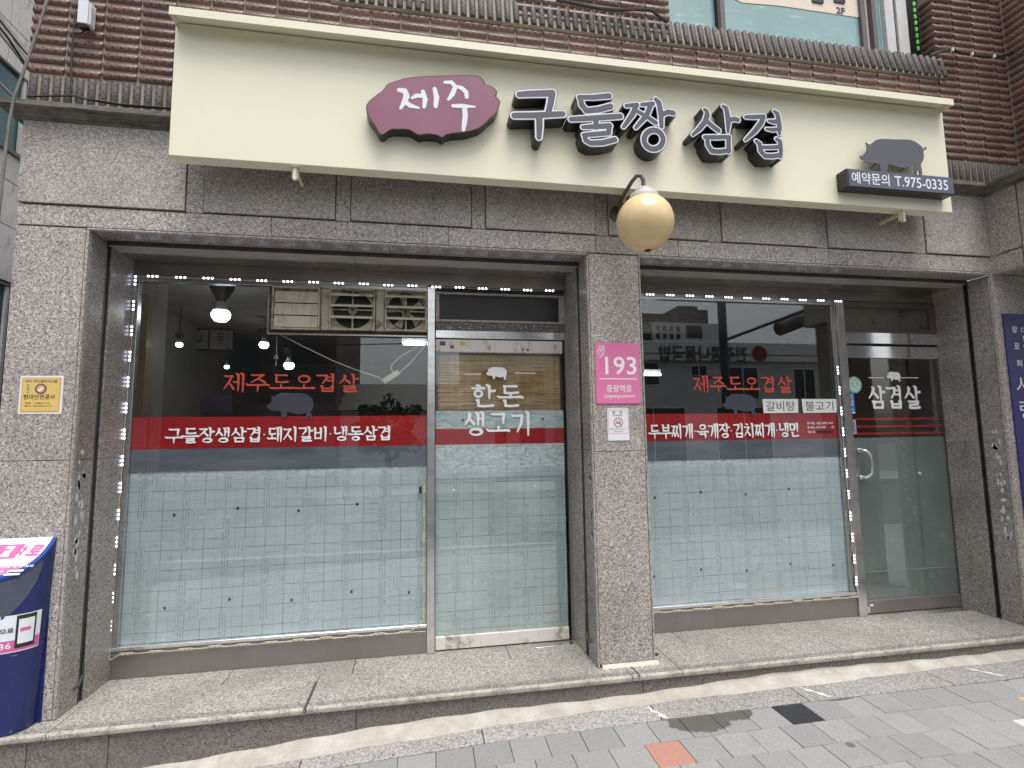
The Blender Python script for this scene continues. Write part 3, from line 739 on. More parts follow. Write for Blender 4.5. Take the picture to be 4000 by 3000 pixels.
for z0,z1 in ((.003,1.40),(1.404,2.764)): box('granite_panel', 4.606,5.7,.0,.03,z0,z1,M_gran,wg,.0018)
box('core_wall', 4.62,5.7,.0305,.56,0,2.77,M_mortar,wg,0)
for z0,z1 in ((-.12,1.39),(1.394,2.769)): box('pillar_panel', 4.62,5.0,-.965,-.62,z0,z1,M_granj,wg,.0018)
box('ledge_top', 4.60,6.2,-.97,.0,3.431,3.424+.05,M_cornice,wg,0)

# ================================================================== BRICK WALLS
def halfbrick(L, h, d, axis):
    n = 8; prof = [(-d*math.sin(PI*k/n)-.0 if 0 < k < n else 0, -h/2*math.cos(PI*k/n)) for k in range(n+1)]
    V = []; F = []
    for e, x in enumerate((-L/2, -L/2+.003, L/2-.003, L/2)):
        s_ = .90 if e in (0, 3) else 1
        for y, z in prof: V.append((x, y*s_, z*s_))
    m = n+1
    for r in range(3):
        for k in range(n): F.append((r*m+k, r*m+k+1, (r+1)*m+k+1, (r+1)*m+k))
    F += [tuple(range(m-1,-1,-1)), tuple(3*m+k for k in range(m))]
    if axis == 2: V = [(z_, y_, x_) for x_, y_, z_ in V]; F = [tuple(reversed(f)) for f in F]
    me = MB().add(V, F).mesh('half_round_brick', smooth=True, fix=True); return me
BR = halfbrick(.189, .0475, .017, 0); UP = halfbrick(.196, .044, .019, 2)
bw = thing('brick_wall', 'upper wall of half round dimpled brown bricks in straight stacked courses', 'brick wall', (1.0, .05, 3.5))
box('mortar_bed', -2.33,4.99,.004,.12,3.44,4.44,M_mortar,bw,0)
mb = MB().box(.72,1.835,.004,.5,4.44,5.6).box(4.365,4.99,.004,.5,4.44,5.6).box(-2.33,.16,.004,.5,4.44,5.6).box(-2.33,4.99,.12,.5,3.44,4.44); mb.build('mortar_bed', M_mortar, bw, fix=False)
Z0, PZ = 3.725, .0642
cnt = 0
for k in range(0, 24):
    z = Z0+PZ*(k+.5)
    for j in range(-12, 26):
        x = -2.34+.2*(j+12)+.1
        x = -2.335+.1+.2*(j+12)
        if x > 4.98: continue
        if x > 4.9: pass
        # hidden behind the sign box and its hood
        if -1.25 < x < 3.80 and z < 4.14: continue
        if x < .2 and z > 4.33+.15*(x+2.3): continue
        if x < 4.3 and z > Z0+PZ*11:
            if not (x < .1 or .74 < x < 1.84): continue
            if .74 < x < 1.84 and z > 4.95: continue
            if x < .1 and z > 4.62+.0*x: continue
        if x < -1.3 and z > 4.45: continue
        if z > 5.28: continue
        if x > 1.84 and x < 4.36 and z > Z0+PZ*11: continue
        inst('brick', BR, (x+RND.uniform(-.0015,.0015), .004+RND.uniform(-.001,.002), z+RND.uniform(-.001,.001)), bw, (RND.uniform(-.05,.05),RND.uniform(-.004,.004),0), M_brick); cnt += 1
# upright course at the foot of the wall (left end and right end; the sign hides the rest)
for i in range(0, 14): inst('upright_brick', UP, (-2.30+.0625*i+RND.uniform(-.001,.001), .004, 3.617), bw, (0,RND.uniform(-.01,.01),0), M_upr)
for i in range(0, 17): inst('upright_brick', UP, (3.96+.0635*i, .004, 3.617), bw, (0,RND.uniform(-.01,.01),0), M_upr)
print('bricks', cnt)
# sloping sill of upright half round bricks under the upper windows
sg = thing('window_sill', 'sloping ledge of dark upright half round bricks under the upstairs windows', 'window ledge', (2.2, 0, 4.5))
MB().prism_x([(.003,4.425),(-.022,4.437),(.016,4.632),(.14,4.66),(.14,4.425)], -.6, 4.345).build('mortar_bed', M_mortar, sg)
tilt = -math.atan2(.038, .2)
for i in range(0, 79):
    x = 4.315-.0628*i
    if x < -.58: break
    inst('upright_brick', UP, (x, -.004, 4.537), sg, (tilt+RND.uniform(-.01,.01),RND.uniform(-.012,.012),0), M_upr)
# wing wall of the same brick, facing left
ww = thing('brick_wall', 'side bay wall of half round bricks meeting the main wall in an inner corner', 'brick wall', (4.98, -.6, 4.2))
box('mortar_bed', 4.985,5.2,-.97,.003,3.44,5.5,M_mortar,ww,0)
for k in range(-3, 27):
    for j in range(3):
        z = Z0+PZ*(k+.5)
        inst('brick', BR, (4.984, -.125-.2*j+RND.uniform(-.001,.001), z), ww, (RND.uniform(-.04,.04),0,PI/2*3), M_brick)

# upstairs windows
M_teal = None
g = G('teal_film_glass'); p = g.obj(); n = g.noise(p, 1.5, 4, .6); n2 = g.noise(g.map(p,(3,1,18)), 2, 4)
M_teal = g.set(g.mix(g.smooth(n2,.55,.8), g.ramp(n,[(.3,(.20,.35,.35)),(.7,(.30,.45,.45))]), (.45,.58,.58)), .18, 0, .8)
M_teald = plain('teal_dark_glass', (.05,.13,.14,1), .12, 0, .2)
M_brf = plain('brown_aluminium', (.14,.11,.105,1), .4, .3, .1)
M_pvc = plain('white_pvc', (.62,.60,.60,1), .4, 0, .08)
M_beigepap = plain('beige_poster', (.78,.66,.55,1), .6, 0, .06)
Yw = .16
def Q(name, pts, t, mat, parent, y=None):
    """a plate whose front outline is given by world points of one y plane"""
    return MB().prism([(p[0],p[2]) for p in pts], pts[0][1], pts[0][1]+t).build(name, mat, parent)
uw = thing('upstairs_window', 'upstairs window with teal film glass and a torn beige 2F poster', 'window', (3.1, Yw, 4.66))
def wbar(xa, xb, name='frame', mat=M_brf, y=Yw, z0=4.665, z1=5.7, t=.05): return box(name, xa, xb, y, y+t, z0, z1, mat, uw, .002)
wbar(1.84, 2.37, 'pane', M_teal, Yw+.03, t=.006); wbar(2.445, 3.74, 'pane', M_teal, Yw+.03, t=.006)
wbar(2.37, 2.40, y=Yw-.01, mat=M_black); wbar(2.40, 2.445); wbar(3.74, 3.785); wbar(3.83, 3.87, y=Yw-.02); wbar(3.785,3.83,'pane',M_pvc,Yw+.03,t=.006)
wbar(3.87, 3.985, 'pane', M_teal, Yw+.05, t=.006); wbar(3.985, 4.075, 'frame', M_pvc); wbar(4.075, 4.095, 'frame', M_black, Yw+.01); wbar(4.095, 4.20, 'frame', M_pvc, Yw-.01)
wbar(4.20, 4.36, 'frame', M_black, Yw+.03)  # black strip stands in for the dark gap here, no frame bar
box('frame', 1.84, 4.36, Yw-.02, Yw+.06, 4.662, 4.690, M_brf, uw, .002)
P_ = [on(x,y,Yw+.026) for x,y in ((2790,-40),(2790,0),(2900,10),(3045,22),(3180,42),(3355,68),(3352,0),(3340,-120),(2790,-120))]
Q('poster', [P_[0],P_[2],P_[3],P_[4],P_[5],P_[6],P_[7],P_[8]], .002, M_beigepap, uw)
b0 = on(3269,50,Yw+.02); b1 = on(3301,30,Yw+.02)
letters('lettering', [('2F', b0.x, b1.x, b0.z, b1.z)], M_boxdark, uw, Yw+.0235, off=.03)
for px_ in (3195, 3280):
    c = on(px_, 6, Yw+.02); box('poster_mark', c.x-.055, c.x+.055, Yw+.0235, Yw+.025, c.z-.012, c.z+.05, M_boxdark, uw, .008)
lw_ = thing('upstairs_window', 'sliver of teal upstairs window left of the brick pier', 'window', (.45, Yw, 4.66))
box('pane', .16,.72,Yw+.03,Yw+.036,4.665,5.6,M_teal,lw_,0); box('frame', .16,.72,Yw-.01,Yw+.05,4.64,4.675,M_brf,lw_,.002)
# bricks on the reveal of the upstairs window
for k in range(11, 24):
    inst('brick', BR, (4.362, .10, Z0+PZ*(k+.5)), bw, (0,0,PI/2*3), M_brick, (.8,1,1))
M_green = plain('green_led_board', (.25,.75,.15,1), .4, 0, .2)
gs = MB()
for i in range(9): z = 4.80+.06*i; gs.box(4.255,4.275,Yw-.03,Yw-.02,z,z+.035)
gl = gs.build('led_strip', M_green, None); tag(gl, 'green LED strip in the dark gap beside the upstairs window', 'led strip')

# ================================================================== SIGNBOARD
YF = -.24
sg2 = thing('shop_sign', 'long cream signboard with a hood, maroon badge, raised grey Korean letters and a pig', 'signboard', (1.27, -.19, 3.13))
BX0, BX1, BZ0, BZ1 = -1.432, 3.975, 3.148, 3.975
box('sign_box', BX0, BX1, YF, -.145, BZ0, BZ1, M_cream, sg2, .002)
hood = MB().prism_x([(-.10,3.999),(-.345,3.990),(-.345,3.9405),(-.3415,3.9405),(-.3415,3.983),(-.10,3.985)], -1.424, 3.956)
hood.box(-1.4235,-1.4205,-.3412,-.2405,3.9415,3.983).box(3.952,3.955,-.3412,-.2405,3.9415,3.983)
hood.build('sign_hood', M_cream, sg2, bevel=.0006)
# brackets under the box
for (u, v, X0, Y0) in ((345,1420,1000,0),(1150,200,3000,750)):
    q = zo(X0, Y0, u, v, -.2)
    br = MB().box(q.x-.018,q.x+.018,-.21,-.19,3.075,3.15).box(q.x-.024,q.x+.024,-.236,-.19,3.140,3.147).box(q.x-.010,q.x+.010,-.225,-.205,3.06,3.14)
    br.box(q.x-.008,q.x+.008,-.19,.0,3.118,3.14)
    br.build('bracket', M_creamd, sg2)
# badge
bp = [(950,940),(952,915),(962,893),(980,870),(1005,848),(1060,806),(1090,785),(1108,764),(1128,735),(1150,720),(1190,705),(1280,678),(1350,666),(1420,660),(1600,653),(1780,648),(1900,652),(1940,664),(1962,685),(1975,712),(1984,730),(2030,742),(2065,765),(2086,795),(2076,812),(2068,826),(2090,850),(2112,878),(2098,930),(2080,975),(2055,1000),(2030,1020),(2008,1040),(1980,1072),(1930,1108),(1870,1128),(1800,1146),(1700,1153),(1640,1166),(1608,1192),(1570,1170),(1500,1159),(1460,1160),(1420,1168),(1395,1166),(1370,1150),(1330,1125),(1290,1118),(1180,1117),(1150,1125),(1120,1148),(1100,1162),(1080,1168),(1058,1150),(1040,1120),(1020,1080),(990,1040),(965,1000)]
YB = -.32
pts = [zo(1000,0,u,v,YB) for u,v in bp]; poly = [(p.x,p.z) for p in pts]
cx = sum(p[0] for p in poly)/len(poly); cz = sum(p[1] for p in poly)/len(poly)
bd = MB().prism(poly, YB, YF+.001).build('badge', M_side, sg2)
poly2 = [(cx+(a-cx)*.985, cz+(b-cz)*.975) for a,b in poly]
MB().prism(poly2, YB-.0015, YB-.0005).build('badge_face', M_maroon, bd)
def strokes_px(lst, X0, Y0, s, Y, ms):
    out = []
    for st_ in lst:
        q = []
        for u, v, r in st_:
            p = on(X0+u*s, Y0+v*s, Y); q.append((p.x, p.z, r*ms))
        out.append(q)
    return out
jeju = [[(1238,780,20),(1285,785,24),(1302,830,26),(1280,885,22),(1250,938,12)],[(1285,875,20),(1330,912,22),(1408,934,9)],
        [(1348,848,11),(1385,828,20),(1440,828,18)],[(1443,792,18),(1462,860,22),(1452,925,16)],[(1543,768,18),(1560,840,24),(1552,920,18)]]
ju = [[(1632,712,14),(1690,712,18),(1722,750,20),(1700,810,22),(1662,862,12)],[(1722,745,12),(1775,760,20),(1815,795,20),(1820,840,18)],
      [(1704,916,17),(1780,916,20),(1890,924,9)],[(1802,925,22),(1808,1000,24),(1800,1070,22),(1792,1122,16)]]
MS = .45208*.00153
for nm, L in (('jeju',jeju),('ju',ju)):
    S = strokes_px(L, 1000, 0, .45208, YB-.002, MS); xs_,zs_,D = stroke_field(S, .0035, .004)
    mb = MB(); contour_solid(mb, xs_, zs_, D, YB-.0035, YB-.0018); mb.build('lettering', M_white, bd, fix=False)
# raised letters
gu = [[(62,818,24),(150,812,27),(345,806,30)],[(345,812,30),(332,900,27),(312,975,24)],[(18,1000,24),(200,998,26),(438,986,24)],[(235,1000,28),(236,1100,27),(232,1188,20)]]
dul = [[(580,842,20),(700,842,22),(838,830,24)],[(590,850,22),(602,910,24),(640,955,24)],[(640,958,24),(740,950,26),(850,922,27)],
       [(508,1032,20),(700,1022,24),(935,1006,24)],[(725,1020,25),(725,1100,22)],[(612,1100,16),(720,1095,22),(842,1088,24)],[(840,1090,22),(834,1150,22)],[(620,1168,18),(720,1160,20),(836,1150,20)],[(625,1170,20),(636,1215,20),(680,1238,22)],[(680,1238,22),(780,1235,24),(888,1208,22)]]
jjang = [[(985,915,15),(1080,908,20)],[(1070,915,22),(1040,990,24),(962,1098,14)],[(1120,905,15),(1215,898,20)],[(1200,905,22),(1160,1000,24),(1068,1104,14)],[(1068,955,16),(1180,1020,18),(1240,1062,20)],
         [(1240,860,18),(1268,890,24),(1285,980,25),(1290,1095,18)],[(1300,990,20),(1345,968,22),(1392,978,24)]]
ring = [(1222+82*math.cos(a), 1208+82*math.sin(a), 24) for a in [2*PI*k/28 for k in range(29)]]; jjang.append(ring)
sam = [[(508,312,26),(550,345,40),(560,420,52),(520,540,50),(420,660,45),(300,768,24)],[(550,520,40),(650,610,45),(765,695,42)],
       [(845,255,30),(900,290,46),(925,420,50),(940,560,52),(935,720,24)],[(960,505,42),(1040,485,44),(1110,500,44)],
       [(515,812,34),(700,815,44),(960,810,34)],[(560,830,40),(572,950,44),(640,1060,44)],[(640,1062,44),(780,1075,46),(960,1050,40)],[(945,820,46),(945,1000,46),(945,1080,34)]]
gyeop = [[(1255,450,34),(1400,450,42),(1580,440,40)],[(1570,450,48),(1530,560,52),(1420,700,48),(1245,865,20)],
         [(1765,345,28),(1820,390,46),(1845,520,50),(1862,640,48),(1860,755,26)],[(1670,520,24),(1750,535,40),(1840,530,40)],[(1625,665,22),(1720,680,36),(1840,672,38)],
         [(1445,885,32),(1500,930,42),(1520,1060,46),(1600,1150,44)],[(1810,845,32),(1870,890,42),(1885,1040,44),(1880,1170,30)],[(1530,995,36),(1700,995,36),(1880,985,36)],[(1600,1150,44),(1740,1155,46),(1880,1130,38)]]
YL = -.34
def sign_letter(L, X0, Y0, s, white, rim, lab):
    ms = s*.00150
    S = strokes_px(L, X0, Y0, s, YL, ms)
    S = [[(a, b, r+white*ms) for a,b,r in t] for t in S]; xs_,zs_,D = stroke_field(S, .0042, .012)
    mb = MB(); contour_solid(mb, xs_, zs_, D-rim*ms, YL, YF+.001); body = mb.build('letter', M_side, sg2, fix=False); body['label'] = lab
    mb = MB(); contour_solid(mb, xs_, zs_, D, YL-.0025, YL-.001); mb.build('white_outline', M_white, body, fix=False)
    S = strokes_px(L, X0, Y0, s, YL, ms); S = [[(a, b, r+white*.17*ms) for a,b,r in t] for t in S]; xs_,zs_,D = stroke_field(S, .0038, .004)
    mb = MB(); contour_solid(mb, xs_, zs_, D, YL-.0042, YL-.003); mb.build('grey_face', M_grey, body, fix=False)
sign_letter(gu, 2000,0,.45208,17,6,'raised grey letter 구'); sign_letter(dul, 2000,0,.45208,15,5,'raised grey letter 둘'); sign_letter(jjang, 2000,0,.45208,15,5,'raised grey letter 짱')
sign_letter(sam, 2640,360,.217,30,9,'raised grey letter 삼'); sign_letter(gyeop, 2640,360,.217,30,9,'raised grey letter 겹')
# pig silhouette and phone box
PIG = [(275,500),(285,494),(310,502),(345,470),(385,430),(398,385),(400,340),(388,295),(378,255),(410,278),(435,292),(470,290),(530,240),(565,217),(600,203),(640,196),(760,198),(900,205),(1060,206),(1170,212),(1240,230),(1300,265),(1360,310),(1405,360),(1412,400),(1425,480),(1424,530),(1410,585),(1385,625),(1370,660),(1372,690),(1390,740),(1392,838),(1350,838),(1346,790),(1335,764),(1318,755),(1305,765),(1300,838),(1255,838),(1250,665),(1180,700),(1100,718),(980,710),(880,680),(790,645),(775,720),(760,800),(640,800),(645,740),(640,690),(625,655),(600,640),(520,628),(460,635),(400,620),(335,606),(352,590),(355,575),(320,570),(300,552),(285,535)]
Yp = -.30
pp = [on(3300+u*.217, 500+v*.217, Yp) for u,v in PIG]
pg = MB().prism([(p.x,p.z) for p in pp], Yp, Yp+.006)
tail = [(1395,372),(1420,392),(1445,395),(1463,380),(1466,360),(1455,345),(1440,350),(1440,365)]
S = strokes_px([[(a,b,9) for a,b in tail]],3300,500,.217,Yp,.217*.0016); xs_,zs_,D = stroke_field(S,.0012,.002)
pigo = pg.build('pig_silhouette', M_pig, sg2)
mb = MB(); contour_solid(mb,xs_,zs_,D,Yp+.0003,Yp+.0057); mb.build('tail', M_pig, pigo, fix=False)
for u,v in ((600,640),(1110,715)):
    a = on(3300+u*.217,500+v*.217,Yp); MB().tube([(a.x,Yp+.003,a.z+.01),(a.x,Yp+.04,a.z+.005),(a.x,YF,a.z-.004)],.0035,6).build('stand_off_rod', M_boxdark, pigo)
pb = MB().hexa([(2.985,-.332,3.238),(3.895,-.332,3.238),(3.895,YF,3.238),(2.985,YF,3.238),(2.985,-.332,3.372),(3.895,-.332,3.372),(3.895,YF,3.372),(2.985,YF,3.372)]).build('phone_box', M_boxdark, sg2, bevel=.003)
box('box_face', 3.0,3.89,-.3345,-.3325,3.243,3.367,M_boxgrey,pb,0)
def C2(u, v, y=-.336): return on(3300+u*.217, 500+v*.217, y)
a = C2(135,1000); b = C2(795,850); c = C2(905,1040); d = C2(1850,900)
letters('lettering', [('예약문의', a.x, b.x, 3.262, 3.350),('T.975-0335', c.x, C2(1855,1000).x, 3.265, 3.345)], M_white, pb, -.3362, off=.012)

# ================================================================== GLOBE LAMP
gc = Vector((1.428, -.36, 2.862)); GR = .183
gl_ = thing('globe_lamp', 'large amber glass globe lamp hanging from a bent pipe under the signboard', 'wall lamp', tuple(gc))
g = G('amber_globe'); p = g.obj(); n = g.noise(p, 5, 4, .5)
g.set(g.ramp(n,[(.3,(.74,.57,.30)),(.7,(.80,.64,.36))]), .14, 0, .6); g.b.inputs['Subsurface Weight'].default_value = .5; g.b.inputs['Subsurface Scale'].default_value = .08
g.b.inputs['Subsurface Radius'].default_value = (1,.7,.35); M_globe = g.m
prof = [(GR*math.sin(PI*k/32), -GR*math.cos(PI*k/32)) for k in range(1, 30)]
MB().lathe([(.003,-GR)]+prof, gc, n=48).build('globe', M_globe, gl_, smooth=True)
top = gc.z+GR*math.cos(PI*3/32)
MB().lathe([(.092,-.020),(.094,.0),(.088,.012),(.060,.020),(.056,.048),(.030,.062),(.012,.066)], (gc.x,gc.y,top), n=32).build('white_cap', M_pvc, gl_, smooth=True)
M_pipe = plain('brown_pipe', (.10,.062,.055,1), .4, 0, .25)
bx = 1.385
MB().tube([(gc.x,gc.y,top+.06),(gc.x,gc.y,top+.11),(gc.x-.012,gc.y+.004,top+.145),(gc.x-.036,gc.y+.02,top+.150),(gc.x-.06,gc.y+.05,top+.12),(gc.x-.085,-.18,top+.055),(bx,-.06,top+.03),(bx,.0,top+.03)], .013, 10).build('bent_pipe', M_pipe, gl_, smooth=True)
MB().lathe([(.056,0),(.056,-.012),(.040,-.030),(.018,-.038)], (bx,-.012,top+.03), axis='y', n=24).build('wall_plate', M_guide, gl_, smooth=True)
MB().tube([(gc.x-.085,-.18,top+.07),(gc.x-.06,-.17,top+.05),(gc.x-.05,-.20,top+.085)],.008,6).build('wire_knot', M_wire, gl_)
MB().lathe([(.024,0),(.020,-.004),(.004,-.006)], (gc.x+.01,gc.y,gc.z-GR+.002), n=12).build('dirt_ring', M_rubber, gl_)

# ================================================================== SHOP WINDOWS
def frame_piece(parent, name, x0,x1,z0,z1,y=.485,t=.045,m=None,bv=.002): return box(name, x0,x1,y,y+t,z0,z1,m or M_steel,parent,bv)
YG = .500     # outer face of the glass
LW = thing('shop_window', 'left shop window, wide pane over a red stripe and printed insulation sheet, extractor fans in its top corner', 'shop window', (-.93, .5, 0))
RW = thing('shop_window', 'right shop window mirroring the street, with a red menu stripe and two white menu cards', 'shop window', (2.55, .5, 0))
def window(T, x0, x1, lx, rx):
    frame_piece(T,'kick_plate',lx,rx,.001,.150,.480,.06,M_kick)
    frame_piece(T,'sill_bar',lx,rx,.172,.194,.474,.05,M_steelb)
    frame_piece(T,'sill_base',lx,rx,.151,.171,.482,.05,M_kick)
    frame_piece(T,'head_bar',lx,rx,2.600,2.644,.478,.05,M_steel)
    frame_piece(T,'stile',lx,x0,.195,2.599)
window(LW, -1.898, .055, -1.935, .055); window(RW, 1.56, 3.50, 1.535, 3.545)
frame_piece(RW,'stile',3.505,3.545,.195,2.599,.486)
box('pane', -1.898,.055,YG,YG+.006,.195,2.24,M_glass,LW,0); box('pane', -1.898,-1.075,YG,YG+.006,2.242,2.599,M_glass,LW,0)
box('pane', 1.545,3.505,YG,YG+.006,.195,2.599,M_glass,RW,0)
for T,a,b in ((LW,-1.897,.054),(RW,1.546,3.504)):
    box('insulation_sheet', a,b,.516,.519,.196,1.300,M_sheet,T,0)
    box('grey_band', a,b,.5085,.5095,1.3005,1.450,M_greyb,T,0)
    box('red_band', a,b,.5085,.5095,1.4505,1.668,M_redb,T,0)
    # small round marks printed on the sheet
    mb = MB()
    x = a+.24
    for row, zc, off in ((0,1.02,.0),(1,.42,-.03)):
        x = a+.28+off; i = 0
        while x < b-.1:
            zz = zc+(.02 if i%2 else -.01); mb.add([(x+.009*math.cos(k*PI/5),.5145,zz+.012*math.sin(k*PI/5)) for k in range(10)],[tuple(range(10))]); x += .395; i += 1
    o = mb.build('printed_marks', M_boxdark, T, fix=False)
M_post = steel('polished_post', (.68,.67,.67), .13, (3,3,7), .25)
mul = thing('window_mullion', 'bright stainless post between the left window and its door', 'post', (.085, .48, 0))
box('post', .057,.113,.462,.55,.001,2.63,M_post,mul,.003)
mul2 = thing('window_mullion', 'bright stainless post between the right window and its door', 'post', (3.59, .48, 0))
box('post', 3.547,3.622,.462,.55,.001,2.64,M_post,mul2,.003)
# text on the glass (white vinyl stands a hair proud)
YT = .4985
brush('lettering', [('제주도오겹살', -1.339,-.434,1.845,1.965,.10)], M_redl, LW, YT, .066)
brush('lettering', [('제주도오겹살', 2.193,3.090,1.845,1.970,.10)], M_redl, RW, YT, .066)
brush('lettering', [('구들장생삼겹·돼지갈비·냉동삼겹', -1.684,-.198,1.494,1.588,.06)], M_wv, LW, YT, .074)
brush('lettering', [('두부찌개·육개장·김치찌개·냉면', 1.795,3.132,1.474,1.580,.06)], M_wv, RW, YT, .074)
letters('lettering', [('문 여는 시간 오전 11시', 3.212,3.455,1.570,1.592),('문 닫는 시간 저녁', 3.212,3.385,1.535,1.556),('시', 3.44,3.462,1.535,1.556),('쉬는 날', 3.212,3.285,1.498,1.519)], M_wv, RW, YT, off=.02)
box('blanked_text', 3.30,3.45,YT-.001,YT,1.500,1.518,M_boxdark,RW,0)
for T,(x0,x1,z0,z1) in ((LW,(-1.055,-.729,1.648,1.834)),(RW,(2.443,2.758,1.645,1.829))):
    sx = (x1-x0)/1200; P2 = [(x0+(u-275)*sx, z1-(v-196)*(z1-z0)/642) for u,v in PIG]
    MB().prism(P2, .4978, .4988).build('pig_decal', M_pigw, T)
def card(x0,x1,z0,z1,body,lab):
    t = thing('menu_card', lab, 'menu card', ((x0+x1)/2, .49, z0))
    MB().hexa([(x0+.006,.4935,z0),(x1,.4935,z0+.002),(x1,.4965,z0+.002),(x0+.006,.4965,z0),(x0,.4925,z1),(x1+.004,.4925,z1),(x1+.004,.4965,z1),(x0,.4965,z1)]).build('card', plain('white_card',(.74,.76,.74,1),.6,0,.03), t)
    letters('lettering', [(body, x0+.03, x1-.03, z0+.018, z1-.018)], M_boxdark, t, .4915, off=-.004)
card(2.804,3.133,1.668,1.785,'갈비탕','white card on the right window lettered 갈비탕, the left of two'); card(3.172,3.500,1.668,1.785,'불고기','white card on the right window lettered 불고기, next to the steel post')

# ---- doors
def pigdecal(T, x0,x1,z0,z1, mat, y=.4978):
    sx = (x1-x0)/1150; MB().prism([(x0+(u-275)*sx, z1-(v-196)*(z1-z0)/642) for u,v in PIG], y, y+.001).build('pig_decal', mat, T)
d1 = thing('glass_door', 'left glass door with peeling white film on its rails and a bamboo blind behind', 'door', (.6, .5, 0))
box('top_rail', .118,1.098,.488,.53,2.142,2.238,M_peel,d1,.004); box('bottom_rail', .118,1.098,.488,.53,.008,.098,M_peel,d1,.004)
box('pane', .118,1.098,YG,YG+.006,.0985,2.1415,M_glass,d1,0)
box('insulation_sheet', .119,1.097,.512,.515,.099,1.46,M_sheet2,d1,0)
box('sheet_flap', .119,1.097,.5085,.511,1.20,1.455,M_sheet,d1,0)
box('foil_strip', .119,1.097,.5085,.511,1.566,1.702,M_foil,d1,0)
box('red_band', .119,1.097,.5075,.5082,1.450,1.5655,M_redb,d1,0)
brush('lettering', [('한돈', .384,.774,1.733,1.888,.12),('생고기', .331,.843,1.520,1.684,.12)], M_wv, d1, YT, .070)
pigdecal(d1, .497,.656,1.935,2.032, M_wv)
for a,b,z in ((.329,.462,1.9765),(.718,.885,1.987)): box('line_decal', a,b,YT-.0005,YT+.0005,z-.003,z+.003,M_wv,d1,0)
for x_,z_ in ((.32,1.63),(.93,1.635)): MB().lathe([(.008,0),(.008,-.004),(.004,-.006)],(x_,YG-.001,z_),axis='y',n=12).build('screw', M_boxdark, d1)
for x_,z_ in ((.26,1.25),(.25,1.12),(.86,1.13)): MB().lathe([(.007,0),(.005,-.003)],(x_,YG-.001,z_),axis='y',n=10).build('suction_hook', M_wv, d1)
mb = MB(); rr = random.Random(3)
stk = [(.17,2.205,.03,.02,(.10,.09,.09,1)),(.24,2.18,.02,.016,(.22,.10,.05,1)),(.32,2.205,.028,.017,(.62,.40,.13,1)),(.45,2.178,.05,.028,(.66,.66,.66,1)),(.52,2.178,.022,.026,(.55,.36,.2,1)),(.82,2.165,.012,.010,(.05,.02,.02,1)),(.78,2.167,.006,.010,(.05,.02,.02,1))]
for i,(x_,z_,a_,b_,c_) in enumerate(stk): box('sticker_scrap', x_-a_/1.4,x_+a_/1.4,.4872,.4878,z_-b_/1.3,z_+b_/1.3,plain('scrap_%d'%i,c_,.6),d1,0)
# transom above the left door
tr1 = thing('transom_window', 'dark open transom above the left door in a dirty aluminium frame', 'transom window', (.6, .5, 2.4))
for a,b,c,d in ((.118,1.118,2.585,2.598),(.118,1.118,2.372,2.388),(.118,.145,2.389,2.584),(1.075,1.118,2.389,2.584)): frame_piece(tr1,'frame',a,b,c,d,.476,.05,M_beige)
box('dark_pane', .1455,1.0745,.505,.510,2.389,2.584,plain('dark_transom_glass',(.012,.011,.010,1),.35),tr1,0)
box('grimy_strip', .118,1.118,.486,.52,2.306,2.371,M_grunge,tr1,.002)
box('door_header', .118,1.118,.476,.53,2.246,2.305,M_steelb,tr1,.003)
box('door_gap', .118,1.118,.505,.53,2.2385,2.2455,M_black,tr1,0)
box('side_post', 1.119,1.146,.480,.53,.001,2.64,M_kick,tr1,.002); box('threshold', .118,1.118,.50,.55,-.0,.006,M_black,tr1,0)
box('floor_plate', .82,1.12,.40,.478,.0005,.005,M_steel,tr1,.001)
# bamboo blind: reeds and strings
bb = thing('bamboo_blind', 'brown bamboo reed blind hanging inside the left door', 'blind', (.6,.56,2.13))
g = G('bamboo'); p = g.obj(); n = g.noise(g.map(p,(6,1,260)), 1, 4, .7); n2 = g.noise(g.map(p,(2,1,3)),2,3)
M_bam = g.set(g.mix(g.smooth(n2,.45,.7), g.ramp(n,[(.25,(.14,.075,.03)),(.42,(.50,.32,.13)),(.6,(.72,.52,.25)),(.8,(.82,.66,.38))]), (.45,.30,.13)), .5)
mb = MB(); z = 1.695
while z < 2.128:
    x = .13+rr.uniform(0,.02)
    while x < 1.07:
        L = rr.uniform(.16,.42); x1_ = min(1.085, x+L); r_ = rr.uniform(.0022,.0034); dz = rr.uniform(-.004,.004)
        mb.hexa([(x,.545,z+dz-r_),(x1_,.545,z-r_),(x1_,.551,z-r_),(x,.551,z+dz-r_),(x,.543,z+dz+r_),(x1_,.543,z+r_),(x1_,.551,z+r_),(x,.551,z+dz+r_)]); x = x1_-.01
    z += .0058
o = mb.build('reeds', M_bam, bb, fix=False); o['kind'] = 'stuff'
for i in range(15):
    x = .15+.064*i+rr.uniform(-.006,.006); MB().box(x-.0012,x+.0012,.5405,.5425,1.70,2.128).build('string', M_greyc, bb, fix=False)
box('blind_backing', .13,1.09,.553,.556,1.47,2.13,plain('blind_backing_dark',(.06,.04,.02,1),.8),bb,0)

